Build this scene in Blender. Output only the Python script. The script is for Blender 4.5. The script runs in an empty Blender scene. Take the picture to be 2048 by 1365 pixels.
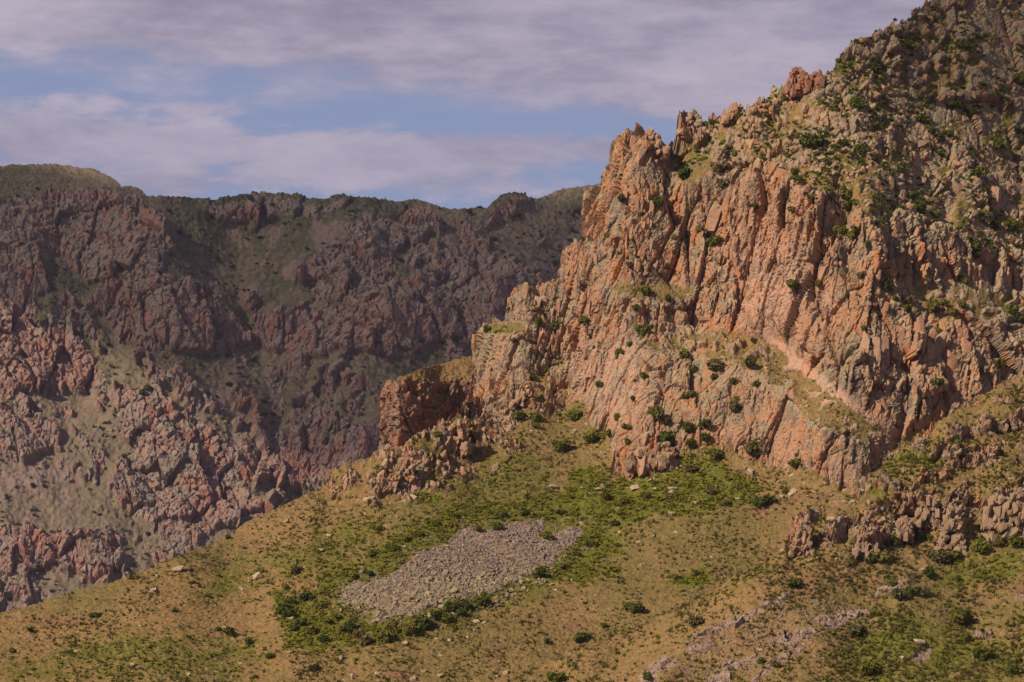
import bpy, math, random
import numpy as np
from mathutils import Vector, Matrix

random.seed(7)
RNG = np.random.default_rng(11)
scene = bpy.context.scene
COL = scene.collection

# ------------------------------------------------------------------ camera
W, H = 2048.0, 1365.0                      # photograph size, pixel coordinates used below
LENS = 128.0
FPX = LENS / 36.0 * W
HORIZON = 950.0
PITCH = math.atan((HORIZON - H / 2) / FPX)
cam_d = bpy.data.cameras.new('camera')
cam_d.lens = LENS; cam_d.sensor_width = 36.0; cam_d.sensor_fit = 'HORIZONTAL'
cam_d.clip_start = 1.0; cam_d.clip_end = 60000.0
cam = bpy.data.objects.new('camera', cam_d)
cam.rotation_euler = (math.pi / 2 + PITCH, 0, 0)
COL.objects.link(cam); scene.camera = cam

# ------------------------------------------------------------------ light
SUN_AZ = math.radians(-132)                # clockwise from +Y (view direction): left and behind the camera
SUN_EL = math.radians(33)
SUN_DIR = np.array([math.sin(SUN_AZ) * math.cos(SUN_EL), math.cos(SUN_AZ) * math.cos(SUN_EL), math.sin(SUN_EL)])
sun_d = bpy.data.lights.new('sun', 'SUN')
sun_d.energy = 4.6; sun_d.angle = math.radians(0.53); sun_d.color = (1.0, 0.82, 0.62)
sun = bpy.data.objects.new('sun', sun_d)
sun.rotation_euler = Vector(SUN_DIR).to_track_quat('Z', 'Y').to_euler()
COL.objects.link(sun)

scene.view_settings.view_transform = 'Standard'
scene.view_settings.look = 'None'
scene.view_settings.exposure = 0.32
scene.view_settings.gamma = 1.0
scene.view_settings.use_curve_mapping = False
SKY_STRENGTH = 0.06
scene.render.engine = 'CYCLES'
cy = scene.cycles
cy.use_denoising = True
cy.max_bounces = 4; cy.diffuse_bounces = 2; cy.glossy_bounces = 1; cy.transmission_bounces = 2
cy.volume_bounces = 0; cy.transparent_max_bounces = 8
cy.use_adaptive_sampling = True; cy.adaptive_threshold = 0.02


# ------------------------------------------------------------------ node helper
class NT:
    def __init__(s, tree):
        s.t = tree; s.n = tree.nodes; s.l = tree.links
    def new(s, typ, **kw):
        n = s.n.new(typ)
        for k, v in kw.items(): setattr(n, k, v)
        return n
    def put(s, sock, v):
        if v is None: return
        if hasattr(v, 'is_output'): s.l.new(v, sock)
        elif isinstance(v, (tuple, list)):
            sock.default_value = tuple(v) + (1.0,) if len(v) == 3 and len(sock.default_value) == 4 else tuple(v)
        else: sock.default_value = v
    def m(s, op, a, b=None, c=None, clamp=False):
        n = s.new('ShaderNodeMath', operation=op, use_clamp=clamp)
        s.put(n.inputs[0], a); s.put(n.inputs[1], b); s.put(n.inputs[2], c)
        return n.outputs[0]
    def vm(s, op, a, b=None):
        n = s.new('ShaderNodeVectorMath', operation=op)
        s.put(n.inputs[0], a); s.put(n.inputs[1], b)
        return n.outputs[0]
    def mix(s, f, a, b, blend='MIX'):
        n = s.new('ShaderNodeMix', data_type='RGBA', blend_type=blend)
        s.put(n.inputs[0], f); s.put(n.inputs[6], a); s.put(n.inputs[7], b)
        return n.outputs[2]
    def ss(s, x, lo, hi):
        n = s.new('ShaderNodeMapRange', interpolation_type='SMOOTHSTEP')
        s.put(n.inputs[0], x); n.inputs[1].default_value = lo; n.inputs[2].default_value = hi
        return n.outputs[0]
    def noise(s, vec, scale, detail=4.0, rough=0.55, dist=0.0):
        n = s.new('ShaderNodeTexNoise')
        s.put(n.inputs['Vector'], vec); n.inputs['Scale'].default_value = scale
        n.inputs['Detail'].default_value = detail; n.inputs['Roughness'].default_value = rough
        n.inputs['Distortion'].default_value = dist
        return n.outputs['Fac']
    def voro(s, vec, scale, feature='F1', out='Distance'):
        n = s.new('ShaderNodeTexVoronoi', feature=feature)
        s.put(n.inputs['Vector'], vec); n.inputs['Scale'].default_value = scale
        return n.outputs[out]
    def sep(s, v):
        n = s.new('ShaderNodeSeparateXYZ'); s.put(n.inputs[0], v); return n.outputs
    def comb(s, x, y, z):
        n = s.new('ShaderNodeCombineXYZ')
        for i, v in enumerate((x, y, z)): s.put(n.inputs[i], v)
        return n.outputs[0]


# ------------------------------------------------------------------ sky
def build_world():
    w = bpy.data.worlds.new('World'); scene.world = w; w.use_nodes = True
    g = NT(w.node_tree); g.n.clear()
    sky = g.new('ShaderNodeTexSky', sky_type='NISHITA')
    sky.sun_disc = False; sky.sun_elevation = SUN_EL; sky.sun_rotation = SUN_AZ
    sky.altitude = 1800.0; sky.air_density = 1.0; sky.dust_density = 0.6; sky.ozone_density = 2.0
    d = g.new('ShaderNodeTexCoord').outputs['Generated']
    x, y, z = g.sep(d)
    az = g.m('MULTIPLY', g.m('ARCTAN2', x, y), FPX)             # in photograph pixels from straight ahead
    el = g.m('MULTIPLY', g.m('ARCSINE', z), FPX)                # in photograph pixels above the horizon
    dv = g.comb(g.m('MULTIPLY', x, 1.0), g.m('MULTIPLY', y, 1.0), g.m('MULTIPLY', z, 3.4))
    n1 = g.noise(dv, 11.0, 4.0, 0.55)
    n2 = g.noise(dv, 46.0, 5.0, 0.66)
    warp = g.m('ADD', g.m('MULTIPLY', g.m('SUBTRACT', n1, 0.5), 330.0), g.m('MULTIPLY', g.m('SUBTRACT', n2, 0.5), 120.0))
    azc = g.m('MAXIMUM', g.m('MINIMUM', az, 1300.0), -1300.0)
    # the high deck: its lower rim sinks to the right
    rim = g.m('ADD', 722.0, g.m('MULTIPLY', azc, -0.10))
    above = g.m('SUBTRACT', g.m('ADD', el, warp), rim)
    deck = g.ss(above, -25.0, 70.0)
    # low broken clouds under it
    def blob(a0, e0, sa, se):
        p = g.m('DIVIDE', g.m('SUBTRACT', az, a0), sa); q = g.m('DIVIDE', g.m('SUBTRACT', el, e0), se)
        return g.m('EXPONENT', g.m('MULTIPLY', g.m('ADD', g.m('MULTIPLY', p, p), g.m('MULTIPLY', q, q)), -1.0))
    b = blob(-900, 680, 260, 65)
    for a0, e0, sa, se, k in ((-630, 735, 110, 18, .8), (-700, 655, 330, 34, .9), (-330, 650, 300, 30, .75), (-700, 575, 170, 34, 1.0),
                              (-60, 640, 260, 60, .7), (40, 655, 200, 22, .5), (-420, 600, 260, 26, .5), (-150, 580, 240, 40, .6), (190, 650, 50, 30, .8),
                              (-1000, 590, 160, 40, .5)):
        b = g.m('ADD', b, g.m('MULTIPLY', blob(a0, e0, sa, se), k))
    ragged = g.m('ADD', g.m('MULTIPLY', g.m('SUBTRACT', n2, 0.5), 2.3), g.m('MULTIPLY', g.m('SUBTRACT', n1, 0.5), 1.5))
    low = g.m('MULTIPLY', g.ss(g.m('ADD', g.m('MULTIPLY', b, .85), ragged), 0.20, 0.85), 0.88)
    high_break = g.m('SUBTRACT', 1.0, g.m('MULTIPLY', g.ss(el, 1300.0, 3200.0), g.m('ADD', 0.35, g.m('MULTIPLY', g.ss(n1, 0.62, 0.40), 0.65))))
    cover = g.m('MAXIMUM', g.m('MULTIPLY', deck, high_break), low, clamp=True)
    k = 1.0 / SKY_STRENGTH
    light = tuple(c * k for c in (0.415, 0.362, 0.435)); dim = tuple(c * k for c in (0.195, 0.178, 0.255))
    tone = g.m('ADD', g.m('MULTIPLY', n1, 0.70), g.m('MULTIPLY', n2, 0.45))
    ccol = g.mix(g.ss(tone, 0.34, 0.78), dim, light)
    hazeb = tuple(c * k for c in (0.185, 0.225, 0.385))
    blue = g.mix(g.m('SUBTRACT', 0.80, g.m('MULTIPLY', g.ss(el, 1200.0, 3500.0), 0.80)), sky.outputs[0], hazeb)
    out = g.mix(g.m('MULTIPLY', cover, 0.93), blue, ccol)
    bg = g.new('ShaderNodeBackground'); g.put(bg.inputs[0], out); bg.inputs[1].default_value = SKY_STRENGTH
    w.cycles.sampling_method = 'MANUAL'; w.cycles.sample_map_resolution = 256
    o = g.new('ShaderNodeOutputWorld'); g.l.new(bg.outputs[0], o.inputs[0])
build_world()


# ------------------------------------------------------------------ numeric noise
def _hash(ix, iy, iz, s):
    h = ix.astype(np.uint32) * np.uint32(374761393) + iy.astype(np.uint32) * np.uint32(668265263) \
        + iz.astype(np.uint32) * np.uint32(3266489917) + np.uint32((s * 2654435761 + 97) & 0xffffffff)
    h = (h ^ (h >> np.uint32(15))) * np.uint32(2246822519)
    h = (h ^ (h >> np.uint32(13))) * np.uint32(3266489917)
    return h ^ (h >> np.uint32(16))
def _r(h, k):
    g = (h + np.uint32((k * 2654435769 + 1) & 0xffffffff)) * np.uint32(2246822519)
    g = (g ^ (g >> np.uint32(15))) * np.uint32(3266489917)
    g = g ^ (g >> np.uint32(14))
    return g.astype(np.float32) * np.float32(1.0 / 4294967296.0)
def vnoise(P, seed=0):
    """value noise in 0..1, P is (N,3)"""
    F = np.floor(P); f = (P - F).astype(np.float32); I = F.astype(np.int64)
    u = f * f * f * (f * (f * 6 - 15) + 10)
    out = np.zeros(len(P), np.float32)
    for dx in (0, 1):
        wx = u[:, 0] if dx else 1 - u[:, 0]
        for dy in (0, 1):
            wy = wx * (u[:, 1] if dy else 1 - u[:, 1])
            for dz in (0, 1):
                wz = wy * (u[:, 2] if dz else 1 - u[:, 2])
                out += wz * _r(_hash(I[:, 0] + dx, I[:, 1] + dy, I[:, 2] + dz, seed), 0)
    return out
def fbm(P, octv=4, seed=0, gain=0.5):
    a, t, o = 1.0, 0.0, 0
    for k in range(octv):
        o = o + a * vnoise(P * (2.0 ** k) + 13.7 * k, seed + k); t += a; a *= gain
    return o / t
def facets(P, seed=0, tilt=1.0):
    """angular block relief: one tilted plane per cell, and the distance to the cell's rim"""
    B = np.floor(P - 0.5); I = B.astype(np.int64)
    best = np.full(len(P), 9.0, np.float32); sec = best.copy(); val = np.zeros(len(P), np.float32)
    for dx in (0, 1):
        for dy in (0, 1):
            for dz in (0, 1):
                h = _hash(I[:, 0] + dx, I[:, 1] + dy, I[:, 2] + dz, seed)
                rx = (P[:, 0] - (B[:, 0] + dx + 0.5 + (_r(h, 1) - .5) * .9)).astype(np.float32)
                ry = (P[:, 1] - (B[:, 1] + dy + 0.5 + (_r(h, 2) - .5) * .9)).astype(np.float32)
                rz = (P[:, 2] - (B[:, 2] + dz + 0.5 + (_r(h, 3) - .5) * .9)).astype(np.float32)
                d = rx * rx + ry * ry + rz * rz
                v = _r(h, 4) + tilt * ((_r(h, 5) - .5) * rx + (_r(h, 6) - .5) * ry + (_r(h, 7) - .5) * rz) * 2
                nb = d < best
                sec = np.where(nb, best, np.minimum(sec, d))
                val = np.where(nb, v, val); best = np.where(nb, d, best)
    return val, np.sqrt(sec) - np.sqrt(best)
def smooth(x, a, b):
    t = np.clip((x - a) / (b - a), 0, 1); return t * t * (3 - 2 * t)


# ------------------------------------------------------------------ photograph pixels -> rays
_c, _s = math.cos(PITCH), math.sin(PITCH)
def ray(px, py):
    """direction scaled so that its y (depth) is 1"""
    u = (np.asarray(px, float) - W / 2) / FPX; v = (H / 2 - np.asarray(py, float)) / FPX
    dy = _c - v * _s; dz = _s + v * _c
    return u / dy, dz / dy
def unproject(px, py, Y):
    a, b = ray(px, py)
    return np.stack([a * Y, np.asarray(Y, float) + 0 * a, b * Y], -1)

# coarse raster on which slopes are drawn and summed up to distances
RS = 4.0
RX = np.arange(-320, 2480 + 1, RS); RY = np.arange(-320, 1640 + 1, RS)
GX, GY = np.meshgrid(RX, RY)
def raster_poly(poly):
    p = np.asarray(poly, float); x, y = GX, GY; ins = np.zeros(x.shape, bool)
    for i in range(len(p)):
        x1, y1 = p[i]; x2, y2 = p[i - 1]
        if y1 == y2: continue
        ins ^= ((y1 > y) != (y2 > y)) & (x < (x2 - x1) * (y - y1) / (y2 - y1) + x1)
    return ins.astype(np.float32)
def blur(a, r):
    n = max(1, int(round(r / RS)))
    for _ in range(2):
        for ax in (0, 1):
            p = np.pad(a, [(n, n) if k == ax else (0, 0) for k in (0, 1)], mode='edge')
            c = np.cumsum(p, ax); z = np.zeros_like(np.take(c, [0], ax)); c = np.concatenate([z, c], ax)
            m = 2 * n + 1; L = a.shape[ax]
            a = (np.take(c, range(m, m + L), ax) - np.take(c, range(0, L), ax)) / m
    return a
def sample(a, px, py):
    fx = np.clip((np.asarray(px) - RX[0]) / RS, 0, len(RX) - 1.001); fy = np.clip((np.asarray(py) - RY[0]) / RS, 0, len(RY) - 1.001)
    i = fx.astype(int); j = fy.astype(int); u = fx - i; v = fy - j
    return (a[j, i] * (1 - u) + a[j, i + 1] * u) * (1 - v) + (a[j + 1, i] * (1 - u) + a[j + 1, i + 1] * u) * v
def pnoise(scale, octv=4, seed=0, sx=1.0, sy=1.0):
    P = np.stack([GX.ravel() * sx / scale, GY.ravel() * sy / scale, np.full(GX.size, seed * 3.1)], -1)
    return fbm(P, octv, seed).reshape(GX.shape)
_WF = {}
def warp_field(sc):
    sc = 20 if sc < 30 else 40
    if sc not in _WF: _WF[sc] = pnoise(sc, 3, 77)
    return _WF[sc]
def hblur(a, r):
    n = max(1, int(round(r / RS)))
    for _ in range(3):
        p = np.pad(a, ((0, 0), (n, n)), mode='edge'); c = np.cumsum(p, 1); c = np.concatenate([np.zeros((len(a), 1)), c], 1)
        a = (c[:, 2 * n + 1:] - c[:, :-2 * n - 1]) / (2 * n + 1)
    return a
def even(d, r, v):
    """even out what summing column by column leaves between neighbours; ledges up to v pixels tall keep their relief"""
    ds = hblur(d, r); loc = d - ds
    return ds + loc - hblur(loc.T, v).T
def ribnoise(scale, deg, aspect, seed):
    a = math.radians(deg); c, s_ = math.cos(a), math.sin(a)
    P = np.stack([(GX * c + GY * s_) / (scale * aspect), (-GX * s_ + GY * c) / scale, np.full(GX.shape, seed * 2.3)], -1).reshape(-1, 3)
    return fbm(P, 4, seed).reshape(GX.shape)
def warped(poly, r=6, amp=14, seed=1, sc=40):
    """polygon mask with a ragged rim"""
    m = blur(raster_poly(poly), r)
    if amp:
        f = warp_field(sc)
        dx = (np.roll(f, (seed * 37, seed * 91), (0, 1)) - .5) * 2 * amp; dy = (np.roll(f, (seed * 53 + 201, seed * 29 + 333), (0, 1)) - .5) * 2 * amp
        m = sample(m, GX + dx, GY + dy)
    return m
def depth_from_slope(slope_deg, y_bottom, Y0):
    """sum the slope up each pixel column, starting at distance Y0 on pixel row y_bottom"""
    t = np.tan(np.radians(slope_deg)); _, e = ray(GX, GY)
    den = np.maximum(t - e, 0.10)
    out = np.zeros_like(GX); j0 = int(round((y_bottom - RY[0]) / RS)); Y0 = np.broadcast_to(Y0, RX.shape)
    Y = Y0.astype(float).copy(); out[j0] = Y
    for j in range(j0 - 1, -1, -1):
        Y = Y + Y / (FPX * den[j]) * RS; out[j] = Y
    Y = Y0.astype(float).copy()
    for j in range(j0 + 1, len(RY)):
        Y = Y - Y / (FPX * den[j]) * RS; out[j] = Y
    return out


# ------------------------------------------------------------------ mesh helpers
def mesh_np(name, V, faces, nper, smooth_flag=None):
    """faces: flat index array, nper verts per face"""
    me = bpy.data.meshes.new(name)
    nf = len(faces) // nper
    me.vertices.add(len(V)); me.vertices.foreach_set('co', np.asarray(V, np.float32).ravel())
    me.loops.add(len(faces)); me.loops.foreach_set('vertex_index', np.asarray(faces, np.int32))
    me.polygons.add(nf)
    me.polygons.foreach_set('loop_start', np.arange(0, nf * nper, nper, dtype=np.int32))
    if smooth_flag is not None:
        me.polygons.foreach_set('use_smooth', np.broadcast_to(smooth_flag, nf).astype(bool))
    else:
        me.polygons.foreach_set('use_smooth', np.zeros(nf, bool))
    me.update(calc_edges=True)
    return me
def link(name, me, mat=None, parent=None, **props):
    o = bpy.data.objects.new(name, me); COL.objects.link(o)
    if mat is not None and me is not None and not me.materials: me.materials.append(mat)
    if parent is not None: o.parent = parent
    for k, v in props.items(): o[k] = v
    return o
def attr(me, name, data):
    a = me.attributes.new(name, 'FLOAT_COLOR', 'POINT')
    a.data.foreach_set('color', np.asarray(data, np.float32).ravel())


class Sheet:
    """A hillside: visible surface from its lower limit up to its crest, and its far side going down behind the crest."""
    def __init__(s, x0, x1, dx, crest, ybot, dy, depth, rock, back=70.0, backdrop=0.9, nblur=50, jag=1.0):
        xs = [float(x0)]; cx = [c[0] for c in crest]; cyy = [c[1] for c in crest]
        while xs[-1] < x1:
            g0 = abs(np.interp(xs[-1] + dx, cx, cyy) - np.interp(xs[-1], cx, cyy)) / dx
            xs.append(xs[-1] + max(.55, dx / (1 + .4 * max(0., g0 - .6))))
        s.x = np.array(xs); s.depth = depth
        yt = np.interp(s.x, [c[0] for c in crest], [c[1] for c in crest])
        rt = sample(rock, s.x, yt + 12)
        q = np.stack([s.x / 13.0, np.zeros_like(s.x), np.zeros_like(s.x)], -1)
        q2 = q * 2.7
        ys = yt.copy()
        yt = yt + jag * (rt * 9 + 1.0) * (facets(q, 3, .6)[0] - .5) + jag * (rt * 6 + 1.2) * (facets(q2, 5, .6)[0] - .5)
        s.yt = yt
        nr = int(np.ceil((ybot - yt.min()) / dy)) + 1
        t = np.linspace(0, 1, nr)
        s.PX = np.broadcast_to(s.x[None], (nr, len(s.x)))
        xu = np.arange(x0 - 60, x1 + 60, 1.0); ker = np.hanning(101); ker /= ker.sum()
        yu = np.interp(xu, cx, cyy); ysm = np.interp(s.x, xu, np.convolve(np.pad(yu, 50, mode='edge'), ker, mode='valid'))
        s.PY = ybot + (ysm[None] - ybot) * t[:, None] + (ys - ysm)[None] * t[:, None] ** 5 + (yt - ys)[None] * t[:, None] ** 14
        s.ys, s.ysm = ys, ysm
        Y = sample(depth, s.PX, s.PY)
        s.base = unproject(s.PX, s.PY, Y)
        s.nr, s.nc, s.ybot = nr, len(s.x), ybot
        g = unproject(GX, GY, blur(depth, nblur))
        n = np.cross(np.gradient(g, axis=1), np.gradient(g, axis=0))
        n[n[..., 1] > 0] *= -1
        n[..., 1] -= 0.35 * np.linalg.norm(n, axis=-1)          # lean towards the open side so that neighbours push out together
        n /= np.linalg.norm(n, axis=-1, keepdims=True) + 1e-9
        s.n = np.stack([sample(n[..., k], s.PX, s.PY) for k in range(3)], -1)
        s.back, s.backdrop = back, backdrop
    def displace(s, d):
        s.P = s.base + s.n * d.reshape(s.nr, s.nc)[..., None]
    def build(s, name, mat, masks, flat, **props):
        P = s.P; rows = [P]
        k = np.array([.02, .06, .14, .3, .6, 1.0]) * s.back
        top = P[-1]
        for q in k:
            r = top.copy(); r[:, 1] += q; r[:, 2] -= s.backdrop * q * min(1.0, .25 + q / s.back); rows.append(r[None])
        V = np.concatenate(rows, 0); nr = V.shape[0]
        idx = np.arange(nr * s.nc).reshape(nr, s.nc)
        q = np.stack([idx[:-1, :-1], idx[:-1, 1:], idx[1:, 1:], idx[1:, :-1]], -1).reshape(-1, 4)
        fl = np.concatenate([flat.reshape(s.nr, s.nc), np.repeat(flat.reshape(s.nr, s.nc)[-1:], len(k), 0)], 0)
        me = mesh_np(name, V.reshape(-1, 3), q.ravel(), 4, smooth_flag=(fl[:-1, :-1] < .35).ravel())
        M = masks.reshape(s.nr, s.nc, 4); M = np.concatenate([M, np.repeat(M[-1:], len(k), 0)], 0)
        attr(me, 'cover', M.reshape(-1, 4))
        s.obj = link(name, me, mat, **props)
        du = np.gradient(P, axis=1); dv = np.gradient(P, axis=0); n = np.cross(du, dv)
        s.N = n / (np.linalg.norm(n, axis=-1, keepdims=True) + 1e-9)
        return s.obj
    def index(s, px, py):
        c = np.clip(np.searchsorted(s.x, np.asarray(px)), 0, s.nc - 1)
        yt = s.ys[c]; a = s.ysm[c] - s.ybot; b = yt - s.ysm[c]; t = np.clip((np.asarray(py) - s.ybot) / a, 0, 1)
        for _ in range(5): t = np.clip(t - (s.ybot + a * t + b * t ** 5 - py) / (a + 5 * b * t ** 4), 0, 1)
        r = np.round(t * (s.nr - 1)).astype(int)
        return np.clip(r, 0, s.nr - 1), c, (np.asarray(py) > yt)
    def at(s, px, py):
        r, c, ok = s.index(px, py); return s.P[r, c], s.n[r, c], ok


# ------------------------------------------------------------------ materials
def ground_material(name, pal, fine=1.0):
    mat = bpy.data.materials.new(name); mat.use_nodes = True
    g = NT(mat.node_tree); bs = g.n['Principled BSDF']
    geo = g.new('ShaderNodeNewGeometry'); P = geo.outputs['Position']; nz = g.sep(geo.outputs['Normal'])[2]
    at_ = g.new('ShaderNodeAttribute', attribute_name='cover'); c = g.new('ShaderNodeSeparateColor'); g.l.new(at_.outputs['Color'], c.inputs[0])
    rock, green, pale, warm = c.outputs[0], c.outputs[1], c.outputs[2], at_.outputs['Alpha']
    f = fine
    nA = g.noise(P, .045 * f, 3, .6); nB = g.noise(P, .22 * f, 3, .6); nC = g.noise(P, 1.1 * f, 3, .65); nD = g.noise(P, 4.0 * f, 1, .7)
    stretch = g.vm('MULTIPLY', P, (1.0, 1.0, .22)); nS = g.noise(stretch, .55 * f, 3, .65)
    # rock
    r = g.mix(g.ss(nA, .40, .62), pal['rock_a'], pal['rock_b'])
    r = g.mix(g.ss(nB, .46, .60), r, pal['rock_c'])
    r = g.mix(g.m('MULTIPLY', g.ss(nS, .50, .66), .75), r, pal['rust'])
    r = g.mix(g.m('MULTIPLY', g.ss(nS, .48, .34), .8), r, pal['stain'])
    up = g.m('ADD', g.m('MULTIPLY', g.ss(nz, .12, .75), .8), g.m('MULTIPLY', g.m('SUBTRACT', nB, .5), 1.6))
    r = g.mix(g.m('MULTIPLY', g.ss(g.m('ADD', up, g.m('MULTIPLY', g.m('SUBTRACT', nC, .5), 1.3)), .28, .72), pal.get('lichen_k', .7)), r, pal['lichen'])
    r = g.mix(g.m('MULTIPLY', warm, .75), r, pal['fresh'])
    r = g.mix(g.m('MULTIPLY', g.m('MULTIPLY', green, 1.3, clamp=True), g.m('ADD', .45, g.m('MULTIPLY', g.ss(nz, .0, .6), .5))), r, g.mix(nC, pal['rock_c'], pal['lichen']))
    r = g.mix(1.0, r, g.mix(nD, (.48, .48, .48), (1.52, 1.52, 1.52)), 'MULTIPLY')
    # turf
    t = g.mix(g.ss(nA, .36, .64), pal['dry_a'], pal['dry_b'])
    t = g.mix(g.ss(nB, .55, .72), t, pal['earth'])
    gm = g.m('ADD', green, g.m('MULTIPLY', g.m('SUBTRACT', nB, .5), 1.1))
    gm = g.m('ADD', gm, g.m('MULTIPLY', g.m('SUBTRACT', nC, .5), .9))
    t = g.mix(g.ss(gm, .25, .85), t, pal['green'])
    t = g.mix(g.m('MULTIPLY', g.ss(nC, .52, .64), .6), t, pal['tuft'])
    t = g.mix(g.m('MULTIPLY', g.ss(nC, .46, .34), .45), t, pal['straw'])
    t = g.mix(1.0, t, g.mix(nD, (.45, .45, .45), (1.55, 1.55, 1.55)), 'MULTIPLY')
    t = g.mix(g.ss(g.m('ADD', pale, g.m('MULTIPLY', g.m('SUBTRACT', nC, .5), .8)), .35, .65), t, g.mix(g.ss(nC, .35, .65), pal['pale'], pal['pale2']))
    rm = g.ss(g.m('ADD', rock, g.m('MULTIPLY', g.m('SUBTRACT', nC, .5), .7)), .38, .60)
    col = g.mix(rm, t, r)
    g.put(bs.inputs['Base Color'], col); bs.inputs['Roughness'].default_value = .95; bs.inputs['Specular IOR Level'].default_value = .12
    bp = g.new('ShaderNodeBump'); bp.inputs['Strength'].default_value = .55; bp.inputs['Distance'].default_value = .28 / f
    g.put(bp.inputs['Height'], g.noise(P, 2.2 * f, 2, .7))
    g.l.new(bp.outputs[0], bs.inputs['Normal'])
    return mat
def stone_material(name, pal, fine=1.0):
    mat = bpy.data.materials.new(name); mat.use_nodes = True
    g = NT(mat.node_tree); bs = g.n['Principled BSDF']
    geo = g.new('ShaderNodeNewGeometry'); P = geo.outputs['Position']; nz = g.sep(geo.outputs['Normal'])[2]
    at_ = g.new('ShaderNodeAttribute', attribute_name='tint'); oi = g.new('ShaderNodeObjectInfo')
    tint = g.m('FRACT', g.m('ADD', at_.outputs['Fac'], oi.outputs['Random']))
    f = fine
    nA = g.noise(P, .045 * f, 2, .6); nB = g.noise(P, .35 * f, 2, .6); nC = g.noise(P, 1.3 * f, 3, .65); nD = g.noise(P, 5.0 * f, 1, .7)
    r = g.mix(g.ss(g.m('ADD', g.m('MULTIPLY', nA, .6), g.m('MULTIPLY', tint, .4)), .36, .60), pal['rock_a'], pal['rock_b'])
    r = g.mix(g.ss(g.m('ADD', nB, g.m('MULTIPLY', g.m('SUBTRACT', tint, .5), .3)), .50, .66), r, pal['rock_c'])
    r = g.mix(g.m('MULTIPLY', g.ss(g.m('ADD', nC, g.m('MULTIPLY', tint, .25)), .62, .78), .8), r, pal['rust'])
    up = g.m('ADD', g.ss(nz, .0, .75), g.m('ADD', g.m('MULTIPLY', g.m('SUBTRACT', nC, .5), 1.5), g.m('MULTIPLY', g.m('SUBTRACT', tint, .5), .5)))
    r = g.mix(g.m('MULTIPLY', g.ss(up, .25, .75), pal.get('lichen_k', .7)), r, pal['lichen'])
    r = g.mix(1.0, r, g.mix(nD, (.48, .48, .48), (1.52, 1.52, 1.52)), 'MULTIPLY')
    g.put(bs.inputs['Base Color'], r); bs.inputs['Roughness'].default_value = .95; bs.inputs['Specular IOR Level'].default_value = .12
    bp = g.new('ShaderNodeBump'); bp.inputs['Strength'].default_value = .6; bp.inputs['Distance'].default_value = .2 / f
    g.put(bp.inputs['Height'], g.noise(P, 2.6 * f, 2, .7)); g.l.new(bp.outputs[0], bs.inputs['Normal'])
    return mat
def leaf_material(name, a, b, dry, k=1.0):
    mat = bpy.data.materials.new(name); mat.use_nodes = True
    g = NT(mat.node_tree); bs = g.n['Principled BSDF']
    P = g.new('ShaderNodeNewGeometry').outputs['Position']; oi = g.new('ShaderNodeObjectInfo').outputs['Random']
    at_ = g.new('ShaderNodeAttribute', attribute_name='tint')
    t = g.m('FRACT', g.m('ADD', at_.outputs['Fac'], oi))
    n = g.noise(P, .9 * k, 4, .6); n2 = g.noise(P, .12 * k, 3, .5)
    c = g.mix(g.ss(g.m('ADD', g.m('MULTIPLY', n, .7), g.m('MULTIPLY', t, .3)), .34, .64), a, b)
    c = g.mix(g.m('MULTIPLY', g.ss(g.m('ADD', g.m('MULTIPLY', t, .5), g.m('MULTIPLY', n2, .5)), .60, .78), .7), c, dry)
    g.put(bs.inputs['Base Color'], c); bs.inputs['Roughness'].default_value = .8; bs.inputs['Specular IOR Level'].default_value = .15
    tr = g.new('ShaderNodeBsdfTranslucent'); g.put(tr.inputs[0], c)
    mx = g.new('ShaderNodeMixShader'); mx.inputs[0].default_value = .25
    g.l.new(bs.outputs[0], mx.inputs[1]); g.l.new(tr.outputs[0], mx.inputs[2])
    g.l.new(mx.outputs[0], g.n['Material Output'].inputs[0])
    return mat

PAL_NEAR = dict(rock_a=(.335, .188, .116), rock_b=(.290, .203, .145), rock_c=(.215, .165, .125), rust=(.36, .135, .050), stain=(.11, .075, .060),
                lichen=(.27, .225, .130), fresh=(.46, .285, .215), dry_a=(.218, .138, .058), dry_b=(.152, .116, .040), earth=(.195, .108, .058),
                green=(.105, .110, .014), tuft=(.080, .066, .022), straw=(.245, .160, .074), pale=(.30, .220, .170), pale2=(.20, .142, .108), lichen_k=.75)
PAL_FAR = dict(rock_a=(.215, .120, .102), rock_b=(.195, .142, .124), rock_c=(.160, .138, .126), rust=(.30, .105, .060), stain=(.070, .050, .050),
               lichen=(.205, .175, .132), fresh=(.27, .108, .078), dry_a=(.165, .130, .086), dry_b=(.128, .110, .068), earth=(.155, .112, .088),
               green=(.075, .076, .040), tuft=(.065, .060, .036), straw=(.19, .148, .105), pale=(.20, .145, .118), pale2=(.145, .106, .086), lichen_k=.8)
MAT_NEAR = ground_material('hillside_ground', PAL_NEAR)
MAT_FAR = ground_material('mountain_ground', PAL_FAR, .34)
MAT_STONE = stone_material('cliff_stone', PAL_NEAR)
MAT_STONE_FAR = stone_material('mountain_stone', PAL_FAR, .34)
PAL_SCREE = dict(PAL_NEAR, rock_a=(.165, .125, .112), rock_b=(.195, .150, .130), rock_c=(.150, .118, .106), rust=(.20, .13, .12), lichen=(.19, .15, .13), lichen_k=.5)
PAL_LICHEN = dict(PAL_SCREE, lichen=(.255, .210, .105), lichen_k=.85)
MAT_SCREE = stone_material('scree_stone', PAL_SCREE); MAT_LICHEN = stone_material('lichen_stone', PAL_LICHEN)
PAL_PALE = dict(PAL_NEAR, rock_a=(.33, .235, .19), rock_b=(.29, .22, .18), rock_c=(.24, .19, .16), rust=(.32, .17, .10), lichen=(.36, .30, .17), lichen_k=.7)
MAT_BOULDER = stone_material('boulder_stone', PAL_PALE)
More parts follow.
